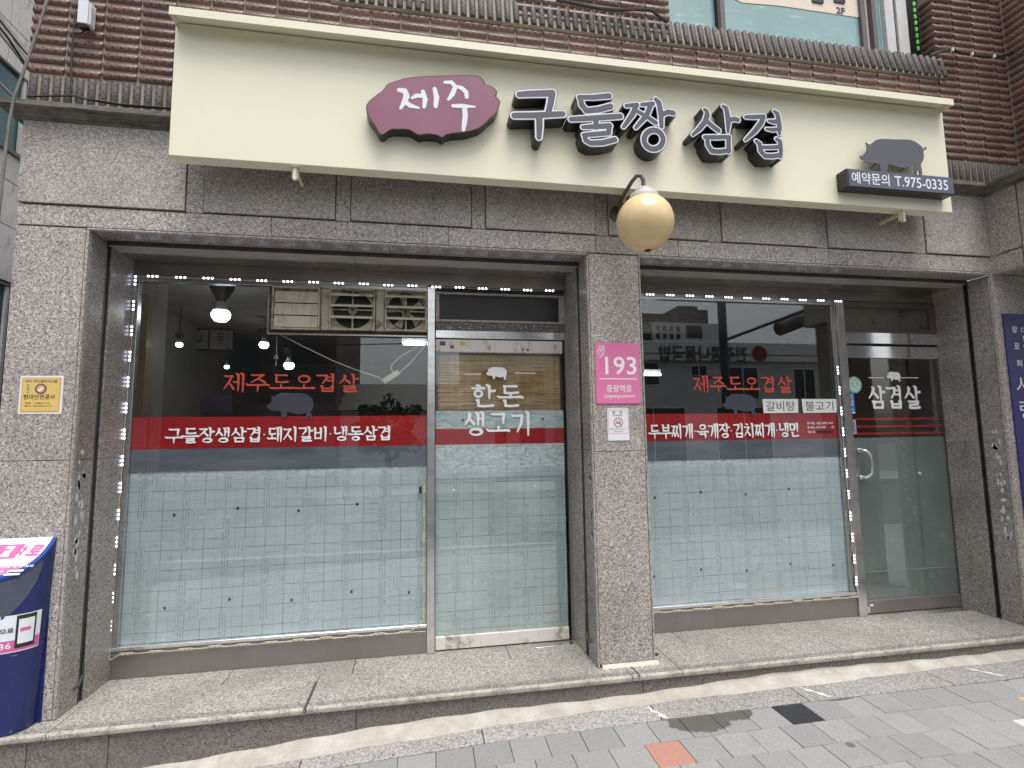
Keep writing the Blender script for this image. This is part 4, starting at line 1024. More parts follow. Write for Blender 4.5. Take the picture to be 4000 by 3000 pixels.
d2 = thing('glass_door', 'right glass door with frosted lower half, bowed steel handle and 삼겹살 lettering', 'door', (4.1,.5,0))
box('top_rail', 3.632,4.583,.488,.53,2.142,2.250,M_steelb,d2,.004); box('bottom_rail', 3.645,4.583,.488,.53,.008,.115,M_kick,d2,.004)
box('pane', 3.632,4.583,YG,YG+.006,.1155,2.1415,M_glass,d2,0)
box('frosted_film', 3.634,4.581,.5085,.5095,.117,1.452,M_doorf,d2,0)
for z in (1.612,1.548,1.487): box('red_stripe', 3.665,4.575,.5075,.5082,z-.0085,z+.0085,M_redb,d2,0)
brush('lettering', [('삼겹살', 3.832,4.36,1.708,1.890,.10)], M_wv, d2, YT, .072)
pigdecal(d2, 4.027,4.172,1.938,2.024, M_wv)
for a,b,z in ((3.844,4.003,1.9705),(4.174,4.357,1.9725)): box('line_decal', a,b,YT-.0005,YT+.0005,z-.003,z+.003,M_wv,d2,0)
box('reflection_line', 3.64,4.578,.4982,.4992,.338,.342,plain('pale_line',(.28,.33,.31,1),.4),d2,0)  # pale strip painted on for a street line reflected in the glass
hd = MB().tube([(3.690,.50,1.348),(3.690,.462,1.350),(3.712,.445,1.345),(3.738,.438,1.318),(3.748,.436,1.275),(3.750,.436,1.20),(3.742,.438,1.155),(3.722,.445,1.128),(3.700,.462,1.118),(3.695,.50,1.118)], .0115, 12)
hd.build('handle', M_steelb, d2, smooth=True)
for z_ in (1.348,1.118): MB().lathe([(.019,0),(.019,-.008),(.012,-.012)],(3.692,YG-.001,z_),axis='y',n=16).build('handle_rose', M_steelb, d2, smooth=True)
MB().lathe([(.020,0),(.018,-.016),(.008,-.020)],(4.284,YG-.001,1.133),axis='y',n=16).build('lock_knob', M_steelb, d2, smooth=True)
box('hinge_plate', 3.642,3.662,.482,.487,.02,.07,M_steelb,d2,.001); box('paper_label', 3.668,3.70,.4865,.4875,.070,.084,M_wv,d2,0)
# round and oblong stickers
ms_ = plain('mint_sticker',(.42,.62,.50,1),.5); bs_ = plain('blue_sticker',(.02,.17,.50,1),.5,0,.05); cy_ = plain('cyan_rim',(.12,.42,.50,1),.5)
sk = thing('round_sticker','round pale green sticker with a cyan rim at the top left of the right door','sticker',(3.698,.498,1.907))
MB().lathe([(.073,0),(.073,-.0008)],(3.698,YT,1.907),axis='y',n=32).build('rim', cy_, sk); MB().lathe([(.064,0),(.064,-.0006)],(3.698,YT-.001,1.910),axis='y',n=32).build('face', ms_, sk)
letters('lettering',[('거리두기',3.66,3.736,1.945,1.957),('안전',3.684,3.712,1.885,1.899)],M_boxdark,sk,YT-.0024,off=.0)
box('silhouette',3.672,3.678,YT-.0024,YT-.002,1.905,1.93,M_boxdark,sk,0); box('silhouette',3.722,3.728,YT-.0024,YT-.002,1.905,1.93,M_boxdark,sk,0)
s2 = thing('pull_sticker','upper blue upright sticker lettered 당기세요 on the edge of the right door','sticker',(3.66,.498,1.66))
box('plate',3.634,3.686,YT-.001,YT,1.660,1.832,bs_,s2,0); box('white_foot',3.636,3.682,YT-.0018,YT-.0012,1.662,1.672,M_wv,s2,0)
letters('lettering',[(ch,3.648,3.672,1.806-.026*i,1.826-.026*i) for i,ch in enumerate('당기세요')]+[('PULL',3.644,3.678,1.690,1.702)],M_wv,s2,YT-.0018,off=.015)
s3 = thing('pull_sticker','lower navy upright sticker with a white border lettered 당기시오 on the right door','sticker',(3.66,.498,1.487))
box('border',3.630,3.680,YT-.001,YT,1.487,1.604,M_wv,s3,0); box('plate',3.635,3.675,YT-.0016,YT-.0011,1.492,1.599,plain('navy_sticker',(.015,.03,.20,1),.5),s3,0)
letters('lettering',[(ch,3.645,3.666,1.576-.026*i,1.595-.026*i) for i,ch in enumerate('당기시오')],M_wv,s3,YT-.0024,off=.015)
tr2 = thing('transom_window','dusty greenish transom above the right door','transom window',(4.1,.5,2.4))
for a,b,c,d in ((3.624,4.583,2.590,2.640),(3.624,4.583,2.368,2.392),(3.624,3.640,2.393,2.589),(4.51,4.583,2.393,2.589)): frame_piece(tr2,'frame',a,b,c,d,.476,.05,M_brf)
box('dusty_pane',3.6405,4.5095,.505,.510,2.393,2.589,M_frost,tr2,0)
box('door_header',3.624,4.583,.478,.53,2.268,2.367,M_steelb,tr2,.003); box('door_gap',3.624,4.583,.505,.53,2.2505,2.2675,M_black,tr2,0)
box('floor_plate',4.2,4.56,.41,.478,.0005,.005,M_steel,tr2,.001)
box('side_post',4.584,4.60,.480,.53,.001,2.64,M_kick,tr2,.002)

# ================================================================== EXTRACTOR FANS
fp = thing('fan_mounting_board','rust edged board closing the top corner of the left window around the fans','board',(-.5,.5,2.26))
box('board',-1.062,.055,.502,.512,2.2485,2.5995,M_fand,fp,0)
box('bottom_edge',-1.068,.055,.488,.500,2.250,2.262,M_steel,fp,.001); box('side_edge',-1.068,-1.055,.488,.500,2.2625,2.599,M_steel,fp,.001)
box('rust_line',-1.05,.055,.492,.5015,2.266,2.282,plain('rust',(.07,.022,.012,1),.8,0,.4),fp,0)
for a,b in ((-.706,-.646),(-.320,-.256)): box('cover_strip',a+.002,b-.002,.484,.5015,2.288,2.596,M_fan,fp,.002)
def fan(x0,x1,z0,z1,closed,lab,blades):
    T = thing('extractor_fan',lab,'extractor fan',((x0+x1)/2,.49,z0),group=None)
    y0=.462; w_=.012
    for a,b,c,d in ((x0,x1,z1-w_,z1),(x0,x1,z0,z0+w_),(x0,x0+w_,z0+w_,z1-w_),(x1-w_,x1,z0+w_,z1-w_)): box('housing_side',a,b,y0,.5015,c+.0003,d-.0003,M_fan,T,.0015)
    a,b,c,d = x0+w_,x1-w_,z0+w_,z1-w_; h=(d-c)
    if closed:
        hs_=[.30,.35,.35]; zt=d
        box('shutter_cap',a+.002,b-.002,.472,.480,d-.02,d-.001,M_fand,T,.001)
        zt=d-.02
        for i in range(3):
            hh=(h-.02)/3; MB().hexa([(a+.003,.466,zt-hh+.004),(b-.003,.466,zt-hh+.004),(b-.003,.470,zt-hh+.004),(a+.003,.470,zt-hh+.004),(a+.003,.474,zt-.002),(b-.003,.474,zt-.002),(b-.003,.478,zt-.002),(a+.003,.478,zt-.002)]).build('shutter_blade',M_fanshut,T,bevel=.001); zt-=hh
        return
    cx_,cz_=(a+b)/2,(c+d)/2; R=h*.49
    # back plate with a round hole
    n=32; sq=[]
    for k in range(n):
        t=2*PI*k/n+PI/4; m_=max(abs(math.cos(t)),abs(math.sin(t))); sq.append((cx_+(b-a)/2*math.cos(t)/m_, cz_+h/2*math.sin(t)/m_))
    V=[(p[0],.494,p[1]) for p in sq]+[(cx_+R*math.cos(2*PI*k/n+PI/4),.494,cz_+R*math.sin(2*PI*k/n+PI/4)) for k in range(n)]+[(cx_+R*math.cos(2*PI*k/n+PI/4),.5015,cz_+R*math.sin(2*PI*k/n+PI/4)) for k in range(n)]
    F=[(k,(k+1)%n,n+(k+1)%n,n+k) for k in range(n)]+[(n+k,n+(k+1)%n,2*n+(k+1)%n,2*n+k) for k in range(n)]
    MB().add(V,F).build('back_plate',M_fan,T,fix=False)
    MB().lathe([(R,0),(R,-.001)],(cx_,.5016,cz_),axis='y',n=24).build('dark_hole',M_black,T)
    box('strut',cx_-.006,cx_+.006,.484,.490,c,d,M_fan,T,.001); box('strut',a,b,.4845,.4895,cz_-.006,cz_+.006,M_fan,T,.001)
    for rr_ in ((.034,.030),(.025,.022),(.016,.013)):
        q=MB(); 
        for k in range(20):
            t0,t1=2*PI*k/20,2*PI*(k+1)/20; q.add([(cx_+rr_[0]*math.cos(t0),.4835,cz_+rr_[0]*math.sin(t0)),(cx_+rr_[0]*math.cos(t1),.4835,cz_+rr_[0]*math.sin(t1)),(cx_+rr_[1]*math.cos(t1),.4835,cz_+rr_[1]*math.sin(t1)),(cx_+rr_[1]*math.cos(t0),.4835,cz_+rr_[1]*math.sin(t0))],[(0,1,2,3)])
        q.build('hub_ring',M_fan,T,fix=False)
    MB().lathe([(.036,0),(.036,-.006),(.030,-.008)],(cx_,.492,cz_),axis='y',n=20).build('hub',M_fand,T)
    for k in range(blades):
        t=2*PI*k/blades+.3; t2=t+.42
        q=[(cx_+.03*math.cos(t),.496,cz_+.03*math.sin(t)),(cx_+R*.95*math.cos(t-.05),.496,cz_+R*.95*math.sin(t-.05)),(cx_+R*.95*math.cos(t2),.4995,cz_+R*.95*math.sin(t2)),(cx_+.03*math.cos(t2),.499,cz_+.03*math.sin(t2))]
        MB().add(q,[(0,1,2,3)]).build('fan_blade',M_beige,T,fix=False)
    for i,fz in enumerate((.88,.60,.30)):
        z=c+h*fz; MB().hexa([(a+.002,.446,z-.016),(b-.002,.446,z-.016),(b-.002,.480,z+.004),(a+.002,.480,z+.004),(a+.002,.446,z-.001),(b-.002,.446,z-.001),(b-.002,.480,z+.012),(a+.002,.480,z+.012)]).build('shutter_blade',M_fanshut,T,bevel=.001)
fan(-1.034,-.708,2.285,2.597,True,'extractor fan with its three cream shutters closed, left of the three',0)
fan(-.644,-.322,2.288,2.597,False,'extractor fan with open shutters between its two neighbours, dark round hole and ringed hub',0)
fan(-.254,.052,2.288,2.597,False,'extractor fan with open shutters and visible blades beside the steel post',5)

# ================================================================== LED STRINGS
mod = MB().box(-.039,.039,-.004,.004,-.008,.008).mesh('led_module', bevel=.001)
q = MB()
for dx in (-.027,0,.027): q.lathe([(.0070,-.004),(.0070,-.0055),(.005,-.0072)],(dx,0,0),axis='y',n=10)
leds = q.mesh('leds')
def led(parent, x, y, z, vert=False, lit=True):
    a = inst('led_module', mod, (x,y,z), parent, (0, PI/2 if vert else 0, 0), M_module)
    b = bpy.data.objects.new('leds', leds); C.objects.link(b); b.parent = a
    if not leds.materials: leds.materials.append(M_led)
    b.material_slots[0].link = 'OBJECT'; b.material_slots[0].material = M_led if lit else M_ledoff
def sagwire(mb, a, b, n=4, s=.004):
    a = Vector(a); b = Vector(b); v = (b-a)
    pts = [a+v*(i/n)+Vector((RND.uniform(-.0015,.0015),-.001*math.sin(PI*i/n),-s*math.sin(PI*i/n) if abs(v.x)>abs(v.z) else 0)) + (Vector((s*.8*math.sin(PI*i/n)*RND.uniform(-1,1),0,0)) if abs(v.z)>abs(v.x) else Vector((0,0,0))) for i in range(n+1)]
    mb.tube(pts, .0024, 5, False)
def string(T, pts):
    """pts: (x, y, z, vertical, lit)"""
    prev = None
    for x,y,z,v,l in pts:
        led(T, x, y-.004, z, v, l)
        e0 = (x,y-.003,z+.039) if v else (x-.039,y-.003,z); e1 = (x,y-.003,z-.039) if v else (x+.039,y-.003,z)
        if prev:
            mb = MB()
            A = min(prev, key=lambda q_: min((Vector(q_)-Vector(e0)).length,(Vector(q_)-Vector(e1)).length)); B = min((e0,e1), key=lambda q_: (Vector(q_)-Vector(A)).length)
            sagwire(mb, A, B); mb.build('wire', M_wire, T, fix=False)
        prev = (e0,e1)
LS = thing('led_string','string of small white LED modules framing the left shop window and door top','led string',(-.5,.47,2.63))
p_ = [(.997-.1752*i, .470, 2.631+RND.uniform(-.002,.002), False, True) for i in range(17)]
p_ += [(-1.915-.0018*i, .476, 2.600-.1742*i, True, True) for i in range(15)]
p_ += [(-1.838+.1743*i, .470, .160+RND.uniform(-.003,.003), False, False) for i in range(11)]
p_ += [(.036, .478, .27+.174*i, True, False) for i in range(6)]
string(LS, p_)
for o in [o for o in LS.children if o.name.startswith('led_module')][32:35]: o.children[0].material_slots[0].material = M_led if 0 else M_ledoff
RS = thing('led_string','string of small white LED modules framing the right shop window','led string',(2.6,.47,2.63))
p_ = [(1.833+.1738*i, .470, 2.631+RND.uniform(-.002,.002), False, True) for i in range(11)]
p_ += [(3.521+.0020*i, .478, 2.03-.1745*i, True, True) for i in range(11)]
p_ += [(3.509-.1735*i, .470, .162+RND.uniform(-.003,.003), False, False) for i in range(11)]
string(RS, p_)
bt = MB().box(.002,.020,.484,.492,1.105,1.152).tube([(.01,.487,1.15),(.02,.480,1.157),(.036,.474,1.155),(.038,.476,1.13)],.002,5).build('cable_end_box', M_rubber, None)
tag(bt,'small black connector taped beside the steel post of the left window','connector')

# ================================================================== INSIDE
M_inwall = plain('inner_wall_dull', (.30,.285,.25,1), .8, 0, .12, 2); M_infl = plain('inner_floor', (.09,.07,.05,1), .6)
M_wood = plain('yellow_wood', (.28,.18,.065,1), .5, 0, .15, 3); M_inceil = plain('inner_ceiling', (.34,.32,.27,1), .9, 0, .08, 2); M_indark = plain('dark_partition', (.035,.033,.034,1), .6)
for nm,b,m in (('inner_wall',(-2.52,-2.50,.58,6,0,2.85),M_inwall),('inner_wall',(-2.5,5.2,6,6.02,0,2.85),M_inwall),('inner_wall',(5.2,5.22,.58,6,0,2.85),M_inwall),('inner_floor',(-2.5,5.2,.62,6,-.05,-.002),M_infl),('inner_ceiling',(-2.5,5.2,.56,6,2.80,2.84),M_inceil)):
    MB().box(*b).build(nm, m, None)['kind'] = 'structure'
MB().box(1.148,1.545,.57,.60,0,2.8).box(-2.5,-1.95,.57,.6,0,2.8).box(4.60,5.2,.57,.6,0,2.8).box(-2.5,5.2,.53,.58,2.65,2.8).build('inner_wall', M_inwall, None, fix=False)['kind'] = 'structure'
wp_ = MB().box(-2.44,-2.36,1.6,1.68,0,2.79).box(-2.495,-2.47,.6,1.5,0,2.79).build('wooden_post', M_wood, None); tag(wp_,'yellowish wooden uprights inside along the left wall','wooden post')
dp = MB().box(-2.2,-.2,3.4,3.45,0,1.95).box(2.0,3.2,3.4,3.45,0,1.4).build('partition', M_indark, None); tag(dp,'dark low partition inside the dining room','partition')
wr = MB().box(4.62,4.70,.9,1.6,0,2.6).box(4.40,4.60,2.2,2.3,0,2.79).build('wooden_post', M_wood, None); tag(wr,'yellowish wooden upright inside behind the right door','wooden post')
# bulbs on the ceiling
def bulb(x,y,z,s,lab):
    T = thing('ceiling_bulb',lab,'light bulb',(x,y,z))
    MB().lathe([(.008,-.03*s),(.024*s,-.026*s),(.036*s,-.010*s),(.038*s,.006*s),(.032*s,.018*s)],(x,y,z),n=20).build('bulb', M_lamp, T, smooth=True)
    MB().lathe([(.030*s,.018*s),(.022*s,.045*s),(.018*s,.06*s)],(x,y,z),n=16).build('bulb_neck', M_pvc, T, smooth=True)
    MB().lathe([(.016*s,.06*s),(.040*s,.10*s),(.050*s,.12*s),(.052*s,.13*s)],(x,y,z),n=20).build('lamp_holder', M_boxdark, T, smooth=True)
    MB().tube([(x,y,z+.13*s),(x,y,2.80)],.004,5).build('cord', M_boxdark, T)
v = on(863,1231,1.2); bulb(v.x,v.y,v.z,1.9,'nearest lit round bulb inside the left window, below a dark cone holder')
for (a,b),Y,s,l in (((1031,1347),2.4,1.25,'lit round bulb inside, just under the fan board corner'),((1129,1428),2.6,1.4,'lit round bulb inside, above the red letters on the left window'),((700,1346),2.0,.8,'lit bulb inside, left of the two white price boards'),((886,1433),2.0,.6,'lit bulb inside, directly above the first red letter on the left window')):
    v = on(a,b,Y); bulb(v.x,v.y,v.z,s,l)
def tubelight(a,b,Y,lab):
    p,q_ = on(*a,Y), on(*b,Y); T = thing('tube_light',lab,'tube light',tuple(p)); MB().tube([p,Vector((q_.x,Y,p.z))],.014,10).build('tube', M_lamp, T)
    box('fitting',p.x-.02,q_.x+.02,Y+.02,Y+.08,p.z+.016,p.z+.07,M_pvc,T,.003); MB().tube([(p.x,Y+.05,p.z+.07),(p.x,Y+.05,2.8)],.003,5).build('cord',M_boxdark,T)
tubelight((1575,1342),(1662,1342),2.4,'lit fluorescent tube inside at the right edge of the left window')
tubelight((2440,1462),(2580,1462),2.6,'lit fluorescent tube inside the right window beside the pillar')
# price boards and poster on the far wall
mbd = thing('price_board','pair of dim white boards hanging inside with reversed lettering','board',(-2.4,3.0,2.4))
a = on(726,1288,3.0); b = on(906,1365,3.0)
box('frame',a.x-.02,b.x+.02,3.005,3.03,b.z-.02,a.z+.02,M_boxdark,mbd,0); mx_=(a.x+b.x)/2
box('face',a.x,mx_-.01,3.0,3.004,b.z,a.z,M_inceil,mbd,0); box('face',mx_+.01,b.x,3.0,3.004,b.z,a.z,M_inceil,mbd,0)
letters('lettering',[('나',(a.x+mx_)/2+.05,(a.x+mx_)/2-.05,b.z+.05,a.z-.03),('무',(mx_+b.x)/2+.04,(mx_+b.x)/2-.04,b.z+.06,a.z-.03)],M_boxdark,mbd,2.998,off=.01)
a = on(633,1543,3.2); b = on(904,1613,3.2); pu = thing('purple_banner','dim purple banner lettered 유 inside the left window above the red stripe','banner',(a.x,3.2,b.z))
box('cloth',a.x,b.x,3.2,3.205,b.z,a.z,plain('purple_cloth',(.16,.09,.20,1),.8),pu,0); letters('lettering',[('유',a.x+.12,a.x+.24,b.z+.05,a.z-.04)],M_wv,pu,3.198,off=.01)
# power strip and its cables behind the glass
ps = thing('power_strip','cream power strip dangling on white cables inside the left window','power strip',(-.21,.56,1.95))
A,B = zo(1000,750,1100,1640,.56), zo(1000,750,1235,1555,.56); dv=(B-A).normalized(); nv=Vector((dv.z,0,-dv.x))*.021
MB().prism([((A+nv).x,(A+nv).z),((B+nv).x,(B+nv).z),((B-nv).x,(B-nv).z),((A-nv).x,(A-nv).z)],.545,.575).build('body', plain('cream_plastic',(.60,.60,.48,1),.4), ps, bevel=.004)
W_ = plain('white_cable',(.60,.60,.58,1),.4)
MB().tube([zo(1000,750,u,v,.56) for u,v in ((225,1238),(400,1330),(680,1465),(900,1550),(1060,1600),(1105,1640))],.0045,6).build('cable', W_, ps)
MB().tube([zo(1000,750,u,v,.56) for u,v in ((1190,1560),(1165,1530),(1175,1490),(1250,1420),(1410,1325))],.0045,6).build('cable', W_, ps)
MB().tube([zo(1000,750,u,v,.56) for u,v in ((1240,1560),(1330,1480),(1400,1400),(1470,1315))],.0045,6).build('cable', W_, ps)
pc = thing('hanging_string','thin white pull cord with a knot inside the left window','cord',(-1.02,.56,2.1))
MB().tube([zo(1000,750,180,1245,.56),zo(1000,750,178,1400,.56),zo(1000,750,170,1510,.56)],.0025,5).build('cord', W_, pc)
MB().tube([zo(1000,750,155,1440,.56),zo(1000,750,178,1400,.555),zo(1000,750,190,1440,.56)],.003,5).build('knot', W_, pc)

# ================================================================== PLATES AND STICKERS ON THE GRANITE
ap = thing('address_plate','pink street number plate 193 on the middle pillar','address plate',(1.35,0,1.714))
g = G('plate_pink'); M_pink = g.set(srgb(224,122,168), .4)
box('plate',1.186,1.511,-.009,-.0,1.715,2.141,M_pink,ap,.006)
letters('lettering',[('193',1.258,1.484,1.918,2.044),('중랑역로',1.262,1.446,1.796,1.848),('Jungnangnyeok-ro',1.243,1.466,1.752,1.784)],M_wv,ap,-.0102,off=.010)
box('rule',1.212,1.488,-.0104,-.0096,1.885,1.892,M_wv,ap,0)
fl=[[(1.208,2.084,1),(1.212,2.062,1),(1.232,2.048,1),(1.252,2.062,1),(1.256,2.086,1),(1.246,2.104,1)],[(1.208,2.084,1),(1.226,2.094,1),(1.240,2.070,1),(1.244,2.052,1)],[(1.256,2.086,1),(1.240,2.100,1),(1.228,2.076,1)],[(1.216,2.100,1),(1.222,2.116,1),(1.234,2.108,1),(1.246,2.118,1),(1.254,2.104,1)],[(1.236,2.050,1),(1.230,2.038,1),(1.216,2.036,1)]]
mb = MB()
S=[[(a,b,.0022) for a,b,_ in t] for t in fl]; xs_,zs_,D=stroke_field(S,.0012,.001); contour_solid(mb,xs_,zs_,D,-.0104,-.0096); mb.build('flower_emblem',M_wv,ap,fix=False)
ns = thing('no_smoking_sign','small white no smoking notice with a red barred circle under the pink plate','notice',(1.34,0,1.466))
M_paper = plain('white_plastic',(.78,.78,.80,1),.4,0,.03)
box('plate',1.262,1.418,-.004,-.0,1.468,1.690,M_paper,ns,.006)
MB().box(1.27,1.412,-.0052,-.0045,1.672,1.6735).box(1.27,1.412,-.0052,-.0045,1.514,1.5155).box(1.27,1.2715,-.0052,-.0045,1.5157,1.6718).box(1.4105,1.412,-.0052,-.0045,1.5157,1.6718).build('pink_border',M_pink,ns)
M_red2 = plain('notice_red',(.40,.07,.04,1),.5)
letters('lettering',[('금',1.300,1.320,1.648,1.668),('연',1.352,1.372,1.648,1.668)],M_red2,ns,-.0055,off=.01)
letters('lettering',[('NO SMOKING',1.302,1.372,1.634,1.641),('흡연시 과태료 10만원 부과',1.282,1.402,1.542,1.549),('중랑구보건소',1.31,1.374,1.526,1.533)],M_boxdark,ns,-.0055,off=.004)
mb=MB(); cx_,cz_=1.341,1.590
mb2=MB()
for k in range(28):
    t0,t1=2*PI*k/28,2*PI*(k+1)/28; r0,r1=.033,.0285
    mb.add([(cx_+r0*math.cos(t0),-.0056,cz_+r0*math.sin(t0)),(cx_+r0*math.cos(t1),-.0056,cz_+r0*math.sin(t1)),(cx_+r1*math.cos(t1),-.0056,cz_+r1*math.sin(t1)),(cx_+r1*math.cos(t0),-.0056,cz_+r1*math.sin(t0))],[(0,1,2,3)])
mb.build('barred_circle',M_red2,ns,fix=False)
MB().hexa([(cx_-.021,-.0066,cz_+.019),(cx_-.019,-.0066,cz_+.021),(cx_-.019,-.006,cz_+.021),(cx_-.021,-.006,cz_+.019),(cx_+.019,-.0066,cz_-.021),(cx_+.021,-.0066,cz_-.019),(cx_+.021,-.006,cz_-.019),(cx_+.019,-.006,cz_-.021)]).build('bar',M_red2,ns)
MB().box(cx_-.02,cx_+.018,-.0058,-.0052,cz_-.006,cz_-.001).build('cigarette',M_boxdark,ns)
MB().tube([(cx_+.014,-.0056,cz_+.004),(cx_+.006,-.0056,cz_+.010),(cx_+.010,-.0056,cz_+.016),(cx_+.004,-.0056,cz_+.021)],.001,5).build('smoke',M_boxdark,ns)
cc_ = thing('security_sticker','orange and white CCTV security sticker on the left pillar','sticker',(-2.13,0,1.67))
box('white_border',-2.240,-2.022,-.002,-.0,1.668,1.888,M_paper,cc_,0); M_or = plain('orange_print',(.66,.42,.12,1),.4,0,.03); M_yel = plain('ochre_print',(.72,.52,.17,1),.4,0,.03)
box('orange_edge',-2.230,-2.033,-.0027,-.0022,1.678,1.877,M_or,cc_,0); box('face',-2.223,-2.040,-.0034,-.0029,1.685,1.870,M_yel,cc_,0)
letters('lettering',[('25시 무인경비시스템',-2.213,-2.053,1.848,1.865)],plain('print_violet',(.10,.06,.12,1),.5),cc_,-.0041,off=.014)
letters('lettering',[('현대안전공사',-2.217,-2.058,1.752,1.780),('대표 : 1588-7112',-2.208,-2.083,1.726,1.736),('본사 : 02-595-7112',-2.208,-2.073,1.710,1.720)]+[(ch,-2.203,-2.190,1.828-.014*i,1.838-.014*i) for i,ch in enumerate('CCTV')],plain('print_brown',(.035,.012,.01,1),.5),cc_,-.0041,off=.012)
MB().lathe([(.030,0),(.030,-.0005)],(-2.133,-.0036,1.812),axis='y',n=24).build('emblem_ring',plain('print_purple',(.12,.08,.17,1),.5),cc_); MB().lathe([(.021,0),(.021,-.0005)],(-2.133,-.0043,1.812),axis='y',n=24).build('emblem_disc',M_or,cc_)
MB().prism([(-2.148,1.802),(-2.136,1.796),(-2.128,1.806),(-2.118,1.822),(-2.132,1.818),(-2.140,1.810)],-.0056,-.0051).build('emblem_mark',M_wv,cc_)
nb = thing('navy_banner','navy blue vertical banner with white Korean writing at the right edge','banner',(5.0,0,.9))
M_navy = plain('navy_print',(.032,.026,.155,1),.45,0,.06)
box('panel',4.652,5.20,-.012,-.001,.75,2.440,M_navy,nb,.001)
def bl(px_,py_): v=on(px_,py_,-.013); return v
L_=[]
for ch,(px_,py_,h) in {'장':(3963,1287,26),'로':(3972,1352,24),'회':(3982,1419,26)}.items():
    v=bl(px_,py_); s_=h/2*.0021; L_.append((ch,v.x-s_,v.x+s_,v.z-s_,v.z+s_))
for ch,(px_,py_,h) in {'대':(3999,1290,26),'한':(4004,1322,24),'예':(4008,1354,24),'수':(4017,1388,24),'교':(4020,1421,24)}.items():
    v=bl(px_,py_); s_=h/2*.0021; L_.append((ch,v.x-s_,v.x+s_,v.z-s_,v.z+s_))
letters('lettering',L_,M_wv,nb,-.0132,off=.02)
v=bl(3974,1540); w_=bl(4000,1490)
letters('lettering',[('사',v.x,v.x+.16,v.z,v.z+.15),('랑',v.x+.01,v.x+.17,v.z-.20,v.z-.05)],M_wv,nb,-.0132,off=.0)

# ================================================================== NEWSPAPER RACK
nr = thing('newspaper_rack','blue plastic newspaper rack with a sloping pink and white top at the left edge','newspaper rack',(-2.31,-.08,0))
M_blue = plain('blue_plastic',(.016,.025,.125,1),.28,0,.12,4); M_bluer = plain('blue_rim',(.02,.06,.30,1),.3,0,.08); M_flap = plain('smoky_flap',(.085,.095,.135,1),.22,0,.1,5); M_pk = plain('print_pink',(.66,.13,.36,1),.4,0,.03); M_wt = plain('print_white',(.78,.83,.86,1),.35,0,.02)
CXB = -2.31
def bpt(th, z, off=0.0):
    t = max(0,min(1,z/.97)); a = .278+.034*t+off; d = .158+.022*t+off
    e = .72
    cx_ = math.copysign(abs(math.cos(th))**e, math.cos(th)); sy_ = abs(math.sin(th))**e
    return (CXB+a*cx_, -.004-d*sy_, z)
def ztop(y): return .972+(y+.004)*1.02
NT = 36; ths = [PI*k/NT for k in range(NT+1)]
V=[];F=[]; rows=10
for th in ths:
    x,y,_ = bpt(th,.9); zt = ztop(y)
    for j in range(rows+1):
        z = zt*j/rows; V.append(bpt(th,z))
for i in range(NT):
    for j in range(rows): a=i*(rows+1)+j; F.append((a,a+1,a+rows+2,a+rows+1))
mb = MB().add(V,F); mb.add([bpt(th,0) for th in ths],[tuple(range(NT+1))]); mb.box(CXB-.30,CXB+.30,-.006,-.001,0,.96)
mb.build('body', M_blue, nr, smooth=True, fix=False)
def toppt(th, k, dz=0.0):
    x,y,_ = bpt(th,.9); x = CXB+(x-CXB)*k; y = -.004+(y+.004)*k; return (x,y,ztop(y)+dz)
mb = MB(); V=[toppt(th,1.01,.006) for th in ths]; V2=[toppt(th,1.01,-.010) for th in ths]; V3=[toppt(th,.955,.006) for th in ths]
n=len(ths); F=[(i,i+1,n+i+1,n+i) for i in range(n-1)]+[(i,i+1,2*n+i+1,2*n+i) for i in range(n-1)]
mb.add(V+V2+V3,F); mb.add(V3,[tuple(range(n))]); mb.build('rim', M_bluer, nr, smooth=True, fix=False)
mb = MB(); mb.add([toppt(th,.95,.0085) for th in ths],[tuple(range(n))]); lid = mb.build('top_print', M_wt, nr, fix=False)
# pink lower part of the top print
def clip_low(k, y_cut, dz):
    P=[toppt(th,k,dz) for th in ths]; P=[p for p in P if p[1] < y_cut]
    return P
P=clip_low(.948,-.119,.0100); MB().add(P,[tuple(range(len(P)))]).build('pink_print', M_pk, lid, fix=False)
def ontop(x,y,dz): return (x,y,ztop(y)+dz)
def top_text(body,x0,x1,y0,y1,mat,dz,off=.02,shear=0.25):
    v,f=text_mesh(body,off,3); xs=[p[0] for p in v]; ys=[p[1] for p in v]; a,b,c,d=min(xs),max(xs),min(ys),max(ys)
    P=[]
    for p in v:
        s_=(p[0]-a)/(b-a); t_=(p[1]-c)/(d-c); y=y0+(y1-y0)*t_; x=x0+(x1-x0)*s_+shear*(y1-y0)*t_; P.append(ontop(x,y,dz))
    MB().add(P,f).build('lettering',mat,lid,fix=False)
def top_quad(x0,x1,y0,y1,mat,dz,name,shear=.25):
    s_=shear*(y1-y0); MB().add([ontop(x0,y0,dz),ontop(x1,y0,dz),ontop(x1+s_,y1,dz),ontop(x0+s_,y1,dz)],[(0,1,2,3)]).build(name,mat,lid,fix=False)
top_quad(-2.42,-2.142,-.095,-.033,M_pk,.0100,'logo_panel',.22)
top_text('교',-2.225,-2.175,-.087,-.042,M_wt,.0112,.045); top_text('차',-2.163,-2.112,-.085,-.040,M_pk,.0112,.045); top_text('로',-2.098,-2.036,-.088,-.040,M_pk,.0112,.045)
top_text('부동산+인테리어+신문 광고/게재',-2.36,-2.025,-.137,-.127,M_wt,.0112,.01)
top_quad(-2.132,-2.058,-.153,-.145,M_wt,.0112,'white_bar'); top_quad(-2.139,-2.065,-.167,-.159,M_wt,.0112,'white_bar'); top_quad(-2.20,-2.15,-.153,-.146,M_wt,.0112,'white_bar'); top_quad(-2.22,-2.155,-.167,-.160,M_wt,.0112,'white_bar')
